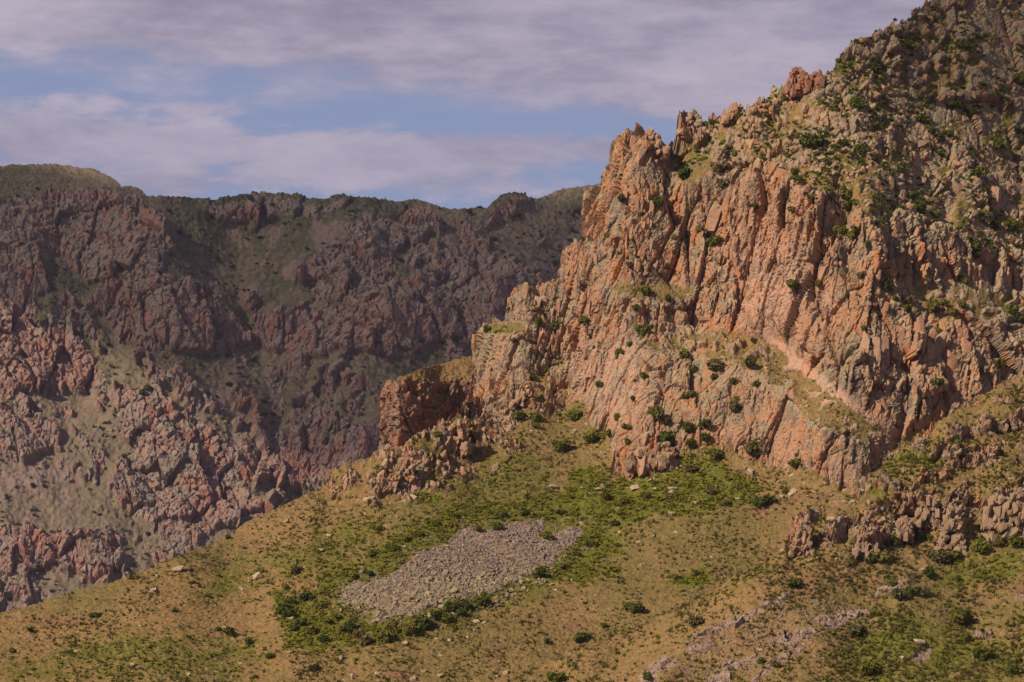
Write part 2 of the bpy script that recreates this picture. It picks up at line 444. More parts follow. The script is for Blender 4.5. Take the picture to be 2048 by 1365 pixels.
PAL_CONGLO = dict(PAL_NEAR, rock_a=(.265, .178, .122), rock_b=(.245, .175, .125), rock_c=(.20, .155, .115), rust=(.28, .14, .072), lichen=(.25, .205, .12), lichen_k=.6)
MAT_CONGLO = stone_material('conglomerate_stone', PAL_CONGLO, 1.6)
PAL_GREY = dict(PAL_NEAR, rock_a=(.275, .175, .122), rock_b=(.30, .175, .120), rock_c=(.205, .16, .125), rust=(.32, .12, .055), lichen=(.285, .235, .135), lichen_k=.75)
PAL_RED = dict(PAL_NEAR, rock_a=(.26, .115, .080), rock_b=(.23, .125, .092), rock_c=(.18, .13, .105), rust=(.30, .105, .045), lichen=(.22, .17, .115), fresh=(.30, .12, .08), dry_a=(.21, .13, .06), dry_b=(.16, .11, .045), lichen_k=.5)
MAT_GREY = stone_material('weathered_stone', PAL_GREY)
MAT_RED = stone_material('red_stone', PAL_RED); MAT_RED_GROUND = ground_material('red_ground', PAL_RED)
MAT_BUSH = leaf_material('bush_leaf', (.055, .072, .012), (.120, .130, .020), (.15, .115, .032))
MAT_MAT = leaf_material('shrub_mat_leaf', (.108, .118, .009), (.200, .190, .015), (.20, .140, .030))
MAT_FARBUSH = leaf_material('far_bush_leaf', (.028, .038, .016), (.055, .066, .024), (.070, .060, .030), .4)
MAT_TUFT = leaf_material('tuft_leaf', (.055, .058, .012), (.105, .095, .022), (.17, .115, .04))


# ------------------------------------------------------------------ scatter helpers
def rock_proto(seed, box=(1, 1, 1), n=13):
    import bmesh
    r = random.Random(seed); bm = bmesh.new()
    for _ in range(n):
        v = Vector((r.uniform(-1, 1), r.uniform(-1, 1), r.uniform(-1, 1)))
        m = max(abs(v.x), abs(v.y), abs(v.z)); v = v / m * r.uniform(.82, 1.0)      # points near a box's skin: slabby, angular
        bm.verts.new((v.x * box[0], v.y * box[1], v.z * box[2]))
    h = bmesh.ops.convex_hull(bm, input=bm.verts)
    bmesh.ops.delete(bm, geom=list({e for e in h['geom_interior'] + h['geom_unused'] if isinstance(e, bmesh.types.BMVert)}), context='VERTS')
    bmesh.ops.triangulate(bm, faces=bm.faces); bmesh.ops.recalc_face_normals(bm, faces=bm.faces)
    bm.verts.index_update()
    V = np.array([v.co[:] for v in bm.verts]); T = np.array([[v.index for v in f.verts] for f in bm.faces]); bm.free()
    return V, T
ROCKS = [rock_proto(100 + i, n=11 + i % 6) for i in range(14)]
def leaf_cloud(seed, n=260, lobes=6, leaf=.13, flat=1.0):
    """a bush of unit radius: leaf-sized quads through several lobes, base at z = 0"""
    r = np.random.default_rng(seed)
    C = np.stack([r.uniform(-.55, .55, lobes), r.uniform(-.55, .55, lobes), r.uniform(.30, .85, lobes)], -1); C[0] = (0, 0, .6)
    R = r.uniform(.32, .55, lobes)
    k = r.integers(0, lobes, n); d = r.normal(size=(n, 3)); d /= np.linalg.norm(d, axis=1, keepdims=True)
    p = C[k] + d * (R[k] * r.uniform(.55, 1.08, n) ** .6)[:, None]; p[:, 2] = np.abs(p[:, 2]) * flat
    a = r.normal(size=(n, 3)) * .7 + d; a /= np.linalg.norm(a, axis=1, keepdims=True)
    b = np.cross(a, r.normal(size=(n, 3))); b /= np.linalg.norm(b, axis=1, keepdims=True); c = np.cross(a, b)
    s = leaf * r.uniform(.6, 1.5, n)[:, None]
    V = np.stack([p - b * s - c * s * .6, p + b * s - c * s * .5, p + b * s * .8 + c * s * .6, p - b * s * .7 + c * s * .7], 1).reshape(-1, 3)
    q = np.arange(4 * n).reshape(n, 4)
    T = np.concatenate([q[:, [0, 1, 2]], q[:, [0, 2, 3]]])
    return V, T
BUSHES = [leaf_cloud(i, 330, 5 + i % 4) for i in range(8)]
CLUMPS = [leaf_cloud(40 + i, 34, 3, .26, .8) for i in range(6)]
def tuft_proto(seed, n=9):
    r = np.random.default_rng(seed); V = []; T = []
    for i in range(n):
        a = r.uniform(0, 6.28); R = r.uniform(.1, .6); c = np.array([math.cos(a) * R, math.sin(a) * R, 0]); t = c * r.uniform(1.2, 1.8) + np.array([0, 0, r.uniform(.6, 1.1)])
        w = np.array([-math.sin(a), math.cos(a), 0]) * r.uniform(.15, .32)
        V += [c - w, c + w, t]; T.append([3 * i, 3 * i + 1, 3 * i + 2])
    return np.array(V), np.array(T)
TUFTS = [tuft_proto(70 + i) for i in range(6)]
def joined(name, protos, pos, rot, scl, mat, parent=None, seed=0, **props):
    """many small pieces as one mesh (rot: (N,3,3), scl: (N,3))"""
    r = np.random.default_rng(seed); k = r.integers(0, len(protos), len(pos)); tint = r.random(len(pos))
    Vs, Ts, Cs, off = [], [], [], 0
    for i, (V, T) in enumerate(protos):
        m = np.where(k == i)[0]
        if not len(m): continue
        A = np.einsum('nij,nvj->nvi', rot[m], V[None] * scl[m][:, None, :]) + pos[m][:, None, :]
        nv = len(V)
        Vs.append(A.reshape(-1, 3)); Ts.append((T[None] + (np.arange(len(m)) * nv)[:, None, None] + off).reshape(-1, 3)); off += nv * len(m)
        Cs.append(np.repeat(tint[m], nv))
    V = np.concatenate(Vs); T = np.concatenate(Ts); C = np.concatenate(Cs)
    me = mesh_np(name, V, T.ravel(), 3)
    a = me.attributes.new('tint', 'FLOAT', 'POINT'); a.data.foreach_set('value', C.astype(np.float32))
    return link(name, me, mat, parent, **props)
def frames(up, lean, spin):
    """rotation matrices whose z axis is `up` (N,3), spun about it"""
    z = up / np.linalg.norm(up, axis=1, keepdims=True)
    ref = np.where(np.abs(z[:, 1:2]) > .95, np.array([[1., 0, 0]]), np.array([[0., 1., 0]]))
    x = np.cross(ref, z); x /= np.linalg.norm(x, axis=1, keepdims=True); y = np.cross(z, x)
    c, s_ = np.cos(spin)[:, None], np.sin(spin)[:, None]
    return np.stack([x * c + y * s_, -x * s_ + y * c, z], -1)
def frames_on(up, N, spin):
    """as frames(), with the y axis turned towards the surface normal N before the spin"""
    z = up / np.linalg.norm(up, axis=1, keepdims=True)
    y = N - z * np.sum(N * z, 1, keepdims=True); y /= np.linalg.norm(y, axis=1, keepdims=True) + 1e-9; x = np.cross(y, z)
    c, s_ = np.cos(spin)[:, None], np.sin(spin)[:, None]
    return np.stack([x * c + y * s_, -x * s_ + y * c, z], -1)
PROTO_ME = {}
def proto_mesh(kind, protos, i, mat):
    key = (kind, i, mat.name)
    if key not in PROTO_ME:
        V, T = protos[i]; me = mesh_np(kind, V, T.ravel(), 3); me.materials.append(mat); PROTO_ME[key] = me
    return PROTO_ME[key]
def place(name, me, pos, R, scl, parent=None, **props):
    o = bpy.data.objects.new(name, me); COL.objects.link(o)
    M = Matrix([[R[0][0], R[0][1], R[0][2], pos[0]], [R[1][0], R[1][1], R[1][2], pos[1]], [R[2][0], R[2][1], R[2][2], pos[2]], [0, 0, 0, 1]])
    o.matrix_world = M @ Matrix.Diagonal((scl[0], scl[1], scl[2], 1))
    if parent is not None:
        o.parent = parent
        o.matrix_parent_inverse = parent.matrix_basis.inverted() if parent.type == 'EMPTY' else Matrix()
    for k, v in props.items(): o[k] = v
    return o


# ================================================================== far mountain
A_CREST = [(-300, 335), (0, 328), (60, 327), (140, 330), (190, 342), (235, 362), (243, 373), (262, 372), (285, 383), (292, 393), (340, 394), (400, 398), (430, 401),
           (470, 393), (490, 391), (520, 388), (545, 388), (570, 390), (600, 396), (650, 399), (690, 394), (740, 397), (800, 403), (830, 400), (870, 408), (920, 417),
           (950, 414), (975, 413), (990, 400), (1004, 391), (1050, 388), (1056, 396), (1075, 398), (1110, 385), (1150, 375), (1190, 370), (1230, 370), (1320, 360), (1450, 352)]
A_CLIFFS = [
    [(-200, 420), (40, 402), (100, 388), (240, 380), (292, 388), (302, 425), (240, 440), (190, 460), (160, 490), (150, 520), (80, 500), (90, 600), (30, 560), (-200, 560)],
    [(160, 505), (230, 445), (320, 425), (336, 500), (318, 540), (290, 548), (262, 560), (240, 530), (170, 565)],
    [(175, 610), (230, 580), (320, 565), (400, 560), (470, 620), (490, 690), (440, 705), (340, 682), (296, 695), (240, 680), (205, 640)],
    [(395, 399), (470, 390), (600, 390), (690, 395), (720, 400), (640, 428), (520, 452), (440, 440)],
    [(505, 700), (520, 640), (590, 610), (620, 640), (700, 615), (800, 570), (900, 540), (960, 545), (1080, 560), (1080, 660), (1000, 690), (900, 690), (845, 690), (780, 716), (690, 690), (600, 700)],
    [(590, 560), (640, 500), (680, 480), (740, 420), (880, 430), (870, 470), (780, 490), (790, 570), (720, 600), (640, 600)],
    [(810, 520), (870, 492), (950, 500), (1060, 540), (1000, 560), (900, 530)],
    [(980, 400), (1056, 390), (1070, 405), (1000, 440), (900, 470), (930, 430)],
    [(-200, 690), (50, 665), (120, 655), (190, 722), (200, 770), (178, 788), (120, 772), (90, 765), (70, 778), (-200, 745)],
    [(-100, 1060), (40, 1062), (230, 1072), (242, 1105), (215, 1165), (150, 1150), (95, 1120), (90, 1180), (-100, 1185)],
    [(240, 780), (310, 790), (420, 865), (470, 930), (490, 1000), (545, 1020), (520, 1060), (450, 1050), (380, 1095), (350, 1065), (250, 1030), (225, 960), (290, 900)],
    [(550, 890), (640, 840), (780, 860), (780, 930), (640, 985), (560, 965)],
    [(-100, 540), (20, 545), (50, 600), (90, 680), (40, 665), (-100, 690)],
    [(-100, 790), (60, 800), (110, 880), (60, 930), (-100, 900)],
]
def far_mountain():
    cl = np.zeros_like(GX)
    for i, p in enumerate(A_CLIFFS): cl = np.maximum(cl, warped(p, 6, 20, 10 + i, 34))
    wl = 1 - smooth(GX + (GY - 700) * -.25, 440, 600)
    n = ribnoise(36, 50, 2.6, 3) * wl + ribnoise(36, -47, 2.6, 4) * (1 - wl); n2 = pnoise(17, 4, 8, 1.0, .8)
    top = np.interp(GX, [c[0] for c in A_CREST], [c[1] for c in A_CREST])
    clear = warped([(-300, 300), (200, 330), (290, 385), (100, 382), (-300, 420)], 8, 8, 40) + .8 * warped([(300, 400), (520, 455), (720, 420), (800, 405), (700, 470), (560, 560), (430, 600), (350, 500)], 10, 16, 41) \
        + .6 * warped([(1080, 400), (1300, 370), (1300, 600), (1050, 520)], 12, 16, 42) + .7 * warped([(-100, 960), (150, 1000), (300, 1050), (250, 1070), (-100, 1055)], 10, 16, 43)
    lowl = smooth(GY, 700, 800) * (1 - smooth(GX, 520, 700))
    raw = n * .95 + n2 * .62 + cl * .70 + .05 * lowl - np.clip(clear, 0, 1) * .45
    crestclear = (1 - smooth(GY - top, 6, 40)) * (1 - np.clip(3 * (warped(A_CLIFFS[3], 8, 6, 91) + warped([(985, 395), (1058, 388), (1060, 420), (985, 430)], 6, 4, 92) + warped([(235, 372), (292, 385), (295, 410), (235, 400)], 5, 4, 93)), 0, 1))
    raw = raw - .9 * crestclear
    cl = cl * (1 - crestclear)
    rock = smooth(raw, .87, .97)
    rock = np.maximum(rock, cl * smooth(n2, .30, .45))
    strata = pnoise(30, 3, 17, .25, 1.6)
    slope = 33 + 36 * blur(rock, 4) + (strata - .5) * 26 * rock + (pnoise(120, 3, 21) - .5) * 18
    slope = np.where(GY < top + 34, slope * .72 + 4, slope)
    d = depth_from_slope(np.clip(slope, 14, 83), 1240, 1430 + 0 * RX)
    d = even(blur(d, 5), 50, 36)
    d = d - (hblur(d, 30) - hblur(d, 300)) * .8      # keep one hillside: no ridges left over from summing column by column
    # gullies and spurs (metres): left flank stands nearer, the ravine runs down the middle
    off = -8 * smooth(-GX, -420, 60) * smooth(GY, 380, 620) + 15 * np.exp(-((GX - (480 + (GY - 600) * .28)) / 100) ** 2) * smooth(GY, 420, 640)
    off += -8 * np.exp(-((GX - 250) / 140) ** 2 - ((GY - 480) / 160) ** 2) - 25 * np.exp(-((GX - 800) / 170) ** 2 - ((GY - 640) / 150) ** 2) * .6
    off += (wl * ribnoise(110, 50, 2.0, 31) + (1 - wl) * ribnoise(110, -47, 2.0, 32) - .5) * 15
    d = d + off
    s = Sheet(-300, 1330, 2.3, A_CREST, 1300, 2.3, d, rock, back=260, backdrop=.6, jag=.25)
    B = s.base.reshape(-1, 3); px = s.PX.ravel(); py = s.PY.ravel()
    rk = sample(rock, px, py)
    q = B * np.array([1, .8, .42])
    v1, e1 = facets(q / 12.0, 1, .9); v2, e2 = facets(B * np.array([1, 1, .34]) / 4.2, 2, .9); v3, e3 = facets(B * np.array([1, 1, .5]) / 1.7, 4, .9)
    ctop = np.interp(px, [c[0] for c in A_CREST], [c[1] for c in A_CREST])
    rk = rk * (.35 + .65 * smooth(py - ctop, 0, 45))
    dsp = rk * ((v1 - .5) * 4.6 - 1.1 * (1 - smooth(e1, 0, .12)) + (v2 - .5) * 1.7 - .4 * (1 - smooth(e2, 0, .18)) + (v3 - .5) * 1.0) + rk * 3.0
    dsp += (1 - rk) * ((fbm(B / 22, 4, 9) - .5) * 5 + (v3 - .5) * .7)
    s.displace(dsp)
    green = sample(pnoise(140, 3, 61), px, py) * .9
    paleridge = .35 * sample(lowl, px, py)
    warm = sample(warped(A_CLIFFS[8], 6, 10, 81) * .7, px, py)
    warm += .40 * sample(cl * smooth(pnoise(70, 3, 67), .40, .62), px, py) + .25 * sample(warped(A_CLIFFS[2], 6, 10, 82), px, py) + .2 * sample(warped([(690, 620), (800, 600), (850, 690), (780, 715), (700, 690)], 8, 10, 83), px, py)
    pale = sample(pnoise(60, 4, 65), px, py); pale = smooth(pale, .55, .72) * .8 + .45 * sample(lowl, px, py)
    warm = np.clip(warm, 0, 1)
    M = np.stack([rk, np.clip(green * (1 - paleridge), 0, 1), pale, warm], -1)
    s.cl = np.clip(cl, 0, 1)
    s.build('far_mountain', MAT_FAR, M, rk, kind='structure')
    s.rock = rock
    return s
A = far_mountain()


# ================================================================== main hillside with the cliff
B_CREST = [(-400, 1345), (0, 1225), (120, 1190), (265, 1152), (420, 1092), (500, 1045), (560, 1015), (620, 985), (645, 975), (652, 955), (690, 930), (745, 905), (770, 893), (800, 886),
           (850, 866), (900, 845), (938, 806), (942, 760), (950, 700), (960, 665), (968, 648), (985, 641), (1015, 641), (1022, 600), (1035, 572), (1060, 568), (1085, 560), (1110, 548),
           (1120, 520), (1135, 500), (1165, 488), (1172, 480), (1176, 450), (1182, 420), (1192, 395), (1203, 375), (1215, 345), (1228, 318), (1238, 292), (1262, 282), (1275, 268),
           (1300, 261), (1312, 272), (1335, 281), (1342, 263), (1372, 241), (1388, 231), (1405, 241), (1440, 241), (1455, 223), (1475, 209), (1490, 215), (1492, 229), (1512, 229),
           (1515, 201), (1535, 206), (1545, 181), (1575, 173), (1580, 160), (1605, 158), (1645, 160), (1650, 157), (1672, 131), (1690, 96), (1705, 86), (1740, 76), (1765, 63), (1800, 46),
           (1830, 23), (1850, 4), (1870, -8), (1930, -40), (2100, -120), (2450, -260)]
SCREE = [(680, 1182), (700, 1168), (720, 1159), (733, 1170), (796, 1144), (831, 1109), (909, 1077), (913, 1065), (951, 1047), (966, 1066), (1013, 1050), (1083, 1039), (1089, 1066), (1112, 1065), (1136, 1053),
         (1168, 1056), (1156, 1083), (1115, 1106), (1100, 1130), (1060, 1144), (1016, 1162), (980, 1185), (901, 1197), (884, 1214), (796, 1235), (746, 1244), (761, 1214), (720, 1211), (684, 1206)]
GREENS = [
    [(1148, 938), (1190, 930), (1229, 952), (1315, 944), (1355, 914), (1422, 895), (1460, 903), (1442, 930), (1484, 938), (1540, 979), (1525, 985), (1489, 1008), (1446, 1022), (1409, 1027), (1315, 1038), (1234, 1048), (1167, 1048), (1100, 1038), (1100, 1013), (1116, 984)],
    [(620, 1155), (708, 1132), (766, 1091), (825, 1056), (884, 1018), (1000, 1005), (1118, 985), (1150, 1040), (1080, 1036), (1000, 1046), (913, 1060), (831, 1103), (796, 1138), (720, 1155), (678, 1180), (640, 1195)],
    [(600, 1230), (700, 1215), (746, 1247), (800, 1239), (884, 1218), (901, 1200), (980, 1187), (985, 1205), (960, 1225), (880, 1250), (850, 1275), (760, 1290), (700, 1290), (620, 1310), (570, 1290), (550, 1240)],
    [(1170, 1056), (1230, 1050), (1250, 1080), (1200, 1120), (1100, 1160), (1020, 1180), (1060, 1146), (1117, 1106)],
    [(1140, 1142), (1250, 1118), (1252, 1138), (1160, 1168)],
    [(1095, 838), (1165, 806), (1178, 822), (1125, 842)],
    [(1162, 866), (1190, 862), (1230, 872), (1190, 884)],
    [(1340, 1150), (1400, 1130), (1432, 1150), (1405, 1182), (1355, 1180)],
    [(540, 1195), (580, 1180), (640, 1172), (660, 1222), (560, 1232)],
    [(830, 985), (880, 985), (885, 1010), (845, 1020)], [(740, 945), (785, 925), (775, 950), (745, 962)],
    [(970, 655), (1050, 645), (1045, 665), (985, 668)], [(1060, 762), (1130, 718), (1136, 724), (1080, 766)],
]
GREENS_SOFT = [
    [(330, 1190), (420, 1150), (560, 1075), (640, 1040), (760, 1010), (800, 1060), (700, 1120), (560, 1180), (420, 1220)],
    [(560, 1200), (640, 1150), (740, 1080), (860, 1000), (1000, 960), (1120, 960), (1260, 1040), (1260, 1120), (1120, 1180), (990, 1230), (880, 1280), (700, 1320), (560, 1300)],
    [(0, 1310), (150, 1280), (330, 1250), (560, 1290), (500, 1365), (0, 1365)],
    [(900, 950), (1000, 900), (1120, 900), (1110, 980), (1000, 1000), (900, 1010)],
]
def main_hillside():
    cliff = warped([(636, 995), (650, 950), (740, 900), (770, 895), (900, 850), (940, 800), (950, 640), (1030, 560), (1160, 480), (1230, 270), (1500, 120), (1900, -120), (2480, -300),
                    (2480, 700), (2048, 770), (1800, 885), (1700, 985), (1600, 935), (1500, 918), (1450, 885), (1390, 890), (1315, 932), (1232, 945), (1222, 890), (1182, 852), (1170, 800), (1100, 825),
                    (1050, 832), (960, 890), (900, 940), (830, 965), (775, 985), (735, 955), (690, 975)], 6, 10, 1)
    upper = warped([(1350, 320), (1440, 350), (1540, 330), (1640, 400), (1700, 440), (1800, 470), (2048, 520), (2480, 560), (2480, -320), (1700, -100), (1560, 140), (1400, 200)], 18, 30, 2, 60)
    bench = warped([(1215, 712), (1290, 672), (1400, 660), (1500, 670), (1562, 690), (1612, 742), (1655, 788), (1735, 838), (1800, 872), (1700, 882), (1612, 842), (1572, 786), (1500, 738), (1400, 712), (1300, 702)], 6, 8, 4)
    ledge = warped([(1765, 572), (1900, 566), (2060, 590), (2200, 640), (2060, 668), (1900, 645), (1800, 622)], 8, 12, 5)
    ledges = warped([(965, 652), (1050, 643), (1048, 668), (975, 672)], 4, 4, 6) + warped([(1055, 768), (1130, 716), (1140, 726), (1080, 772)], 4, 4, 7) + warped([(1340, 315), (1420, 305), (1440, 345), (1370, 370), (1345, 345)], 6, 8, 8)
    ledges = ledges + warped([(1200, 565), (1330, 560), (1420, 585), (1330, 610), (1230, 592)], 5, 6, 9) * .7
    apron = warped([(640, 1010), (640, 960), (700, 915), (770, 885), (850, 855), (925, 825), (960, 860), (890, 940), (780, 1000)], 8, 12, 16) * .9
    apron = np.maximum(apron, warped([(890, 940), (960, 885), (1040, 800), (1100, 745), (1165, 740), (1130, 800), (1050, 838), (980, 880)], 8, 12, 11))
    chute = warped([(1525, 672), (1565, 682), (1648, 755), (1745, 832), (1815, 868), (1760, 878), (1640, 806), (1555, 722)], 5, 6, 12)
    talus = warped([(1180, 800), (1300, 760), (1340, 800), (1250, 870), (1200, 860)], 10, 12, 13) + warped([(1640, 930), (1740, 930), (1720, 975), (1650, 975)], 8, 10, 14)
    cliff = np.clip(cliff, 0, 1); upper = np.clip(upper, 0, 1) * cliff; ledges = np.clip(ledges, 0, 1)
    nz = pnoise(30, 4, 22, 1, 1.2); nf = pnoise(13, 3, 23)
    rock = cliff.copy()
    rock *= 1 - .97 * bench * smooth(nf, .72, .40) - 0
    rock = np.clip(rock - .85 * ledges - .75 * ledge * smooth(nf, .65, .4), 0, 1)
    mixr = smooth(nz * .9 + nf * .5, .55, .70)
    rock = rock * (1 - upper) + rock * upper * np.clip(mixr, 0, 1)
    rock = rock * (1 - apron) + apron * np.clip(smooth(nz * .8 + nf * .6, .62, .80), 0, 1)
    # scattered outcrops in the turf just under the crags
    turfrock = warped([(640, 1000), (760, 950), (900, 930), (1000, 870), (1060, 880), (1000, 940), (880, 985), (760, 1010)], 14, 20, 15) * smooth(nz * .8 + nf * .6, .70, .82)
    rock = np.maximum(rock, turfrock)
    rib = warped([(640, 998), (645, 955), (700, 918), (770, 886), (850, 856), (925, 826), (945, 850), (880, 905), (800, 945), (720, 965)], 5, 10, 18)
    rock = np.maximum(rock, rib * smooth(nz * .8 + nf * .6, .54, .68))
    slope = 27.5 + 0 * GX
    slope = slope * (1 - cliff) + (73 - 9 * smooth(GY, 560, 760)) * cliff
    slope = slope * (1 - upper) + (41 + 13 * mixr) * upper
    for m, a in ((bench, 31), (ledge, 36), (ledges, 24), (apron, 43), (chute, 52), (np.clip(talus, 0, 1), 48)):
        m = np.clip(m, 0, 1); slope = slope * (1 - m) + a * m
    tier = warped([(1130, 720), (1230, 715), (1400, 716), (1500, 742), (1575, 790), (1620, 845), (1700, 885), (1760, 900), (1710, 985), (1600, 940), (1500, 920), (1400, 890), (1250, 900), (1180, 850)], 12, 14, 19)
    slope = slope * (1 - tier) + 57 * tier
    slope += cliff * (1 - upper) * (pnoise(40, 4, 33, 1.0, .9) - .5) * 22 * (1 - np.clip(bench + ledge + ledges, 0, 1))
    crest = np.interp(GX, [c[0] for c in B_CREST], [c[1] for c in B_CREST])
    slope = np.where((GY < crest + 26) & (cliff < .4), slope * .55, slope)
    slope += (1 - cliff) * (pnoise(160, 3, 36) - .5) * 9
    d = depth_from_slope(np.clip(slope, 10, 84), 1500, 428 + 0 * RX)
    d = even(blur(d, 4), 32, 40)
    up = 1 - smooth(GY, 700, 1200)
    off = 15 * smooth(-GX, -1060, -935) * (1 - smooth(GY, 780, 880))
    off += up * (-10 * smooth(GX, 1040, 1660) - 4 * smooth(GX, 1700, 2300))
    off += (pnoise(170, 3, 37, 1.0, .55) - .5) * 5 * up
    off += -2 * np.exp(-((GX - 1330) / 110) ** 2 - ((GY - 830) / 110) ** 2)
    off += 3.5 * np.exp(-((GX - (1690 + (GY - 400) * .12)) / 26) ** 2) * smooth(GY, 330, 400) * (1 - smooth(GY, 560, 640))
    off += 3 * np.exp(-((GX - 1350) / 20) ** 2 - ((GY - 320) / 40) ** 2)
    d = d + off
    s = Sheet(-330, 2330, 2.25, B_CREST, 1500, 2.25, d, cliff, back=60, backdrop=1.0)
    B = s.base.reshape(-1, 3); px = s.PX.ravel(); py = s.PY.ravel()
    rk = sample(rock, px, py); cl = sample(cliff, px, py)
    upm = sample(upper, px, py)
    # the rock splits into leaning columns and slabs: shear x with height, stretch along it
    L = B.copy(); L[:, 0] -= L[:, 2] * .17
    big = L * np.array([1, .9, .26]); mid = L * np.array([1, 1, .26]); sm = L * np.array([1, 1, .34])
    v1, e1 = facets(big / 4.6, 1, .9); v2, e2 = facets(mid / 1.9, 2, 1.0); v3, e3 = facets(sm / .85, 3, 1.0); v4, e4 = facets(B / .42, 5, 1.0)
    v0, e0 = facets(L * np.array([1, .9, .30]) / 10.5, 6, .9)
    w0 = .25 + .75 * smooth(px, 1180, 1330)
    k = smooth(fbm(B / 16, 3, 41), .32, .62); k2 = .25 + .75 * smooth(fbm(B / 9, 3, 47), .40, .58)
    bn = sample(np.clip(blur(np.clip(bench + ledge + ledges, 0, 1), 22) + blur(chute, 8) + .5 * tier, 0, 1), px, py)
    dsp = rk * (1 - .8 * bn) * (1 - .45 * upm) * ((v1 - .5) * 1.7 * (.45 + .75 * k) - .6 * (1 - smooth(e1, 0, .08)) + w0 * ((v0 - .5) * 2.4 - .9 * (1 - smooth(e0, 0, .05))) + (v2 - .5) * .9 * k2 - .3 * (1 - smooth(e2, 0, .12)) + (v3 - .5) * .45 * k2 + (v4 - .5) * .16) + rk * .5
    dsp += (1 - rk) * ((fbm(B / 9, 4, 43) - .5) * 1.6 + (v4 - .5) * .12)
    s.displace(dsp)
    gr = np.zeros_like(GX)
    for i, p in enumerate(GREENS): gr = np.maximum(gr, warped(p, 9, 20, 60 + i, 26))
    gs = np.zeros_like(GX)
    for i, p in enumerate(GREENS_SOFT): gs = np.maximum(gs, warped(p, 20, 24, 80 + i, 40))
    s.green_r = gr; s.soft_r = gs
    scree = warped(SCREE, 3, 5, 95, 18); s.scree_r = scree
    green = np.clip(sample(np.maximum(gr * .95, gs * .62), px, py) + .50 * upm, 0, 1)
    pinkish = np.clip(.6 * chute + .55 * warped([(1440, 480), (1600, 460), (1640, 600), (1560, 690), (1480, 640)], 20, 24, 97) + .45 * warped([(1180, 640), (1260, 700), (1300, 800), (1200, 860), (1130, 740)], 16, 20, 98)
                      + .9 * warped([(1655, 590), (1668, 590), (1670, 630), (1660, 630)], 3, 3, 99), 0, 1)
    M = np.stack([rk, green, sample(scree, px, py), sample(pinkish, px, py)], -1)
    s.build('hillside', MAT_NEAR, M, rk, kind='structure')
    s.rock, s.cliff, s.upper = rock, cliff, upper; s.bench = np.clip(bench + ledge + ledges, 0, 1); s.tier = tier; s.chute = chute
    return s
B = main_hillside()


# ================================================================== buttress behind the cliff's left foot
D_CREST = [(752, 925), (757, 880), (760, 850), (764, 800), (770, 770), (778, 763), (800, 753), (850, 736), (900, 723), (940, 712), (1010, 704), (1060, 700)]
def buttress():
    cliff = warped([(700, 980), (740, 800), (776, 768), (849, 760), (890, 770), (915, 758), (960, 770), (1060, 760), (1060, 980)], 4, 4, 101)
    slope = 30 * (1 - cliff) + 76 * cliff + cliff * (pnoise(30, 3, 103, 1.0, 1.0) - .5) * 22
    d = blur(depth_from_slope(np.clip(slope, 15, 84), 960, 545 + 0 * RX), 4)
    d = d + 10 * smooth(-GX, -800, -755) + 13 * smooth(GX, 772, 930) + (pnoise(80, 3, 104) - .5) * 4
    s = Sheet(753, 1060, 2.0, D_CREST, 1000, 2.0, d, cliff, back=40, backdrop=1.2, nblur=25)
    P = s.base.reshape(-1, 3); px = s.PX.ravel(); py = s.PY.ravel(); rk = sample(cliff, px, py)
    v1, e1 = facets(P * np.array([1, 1, .6]) / 3.4, 7, .9); v2, e2 = facets(P / 1.4, 8, 1.0); v3, _ = facets(P / .6, 9, 1.0)
    s.displace(rk * ((v1 - .5) * 1.0 - .4 * (1 - smooth(e1, 0, .12)) + (v2 - .5) * .5 + (v3 - .5) * .25) + (1 - rk) * (v3 - .5) * .25)
    M = np.stack([rk, 0 * rk + .1, 0 * rk, 0 * rk], -1)
    s.build('buttress', MAT_RED_GROUND, M, rk, kind='structure')
    s.rock = cliff
    return s
D = buttress()


# ================================================================== near spur on the right
C_CREST = [(900, 1420), (1000, 1368), (1050, 1345), (1130, 1311), (1250, 1264), (1350, 1215), (1450, 1168), (1540, 1120), (1570, 1098), (1590, 1040), (1640, 1008), (1700, 984), (1760, 938),
           (1800, 898), (1870, 848), (1930, 814), (2000, 768), (2048, 744), (2200, 660), (2400, 560)]
PALES = [[(1291, 1328), (1353, 1314), (1345, 1336), (1297, 1345)], [(1365, 1299), (1441, 1273), (1425, 1290), (1395, 1310)], [(1356, 1292), (1429, 1253), (1590, 1182), (1596, 1190), (1480, 1245), (1400, 1285)],
         [(1520, 1284), (1560, 1268), (1628, 1262), (1632, 1281), (1570, 1292)], [(1500, 1362), (1535, 1326), (1622, 1282), (1626, 1290), (1560, 1326), (1512, 1365)], [(1398, 1372), (1430, 1340), (1470, 1335), (1460, 1365)],
         [(1620, 1240), (1720, 1215), (1760, 1225), (1650, 1262)], [(1730, 1185), (1800, 1165), (1850, 1160), (1760, 1192)], [(1825, 1310), (1870, 1290), (1850, 1325), (1828, 1330)], [(1440, 1330), (1520, 1300), (1510, 1316), (1450, 1345)],
         [(1930, 1270), (1990, 1255), (1980, 1275)], [(2010, 1190), (2060, 1185), (2060, 1205)], [(1270, 1352), (1310, 1335), (1320, 1365), (1280, 1372)]]
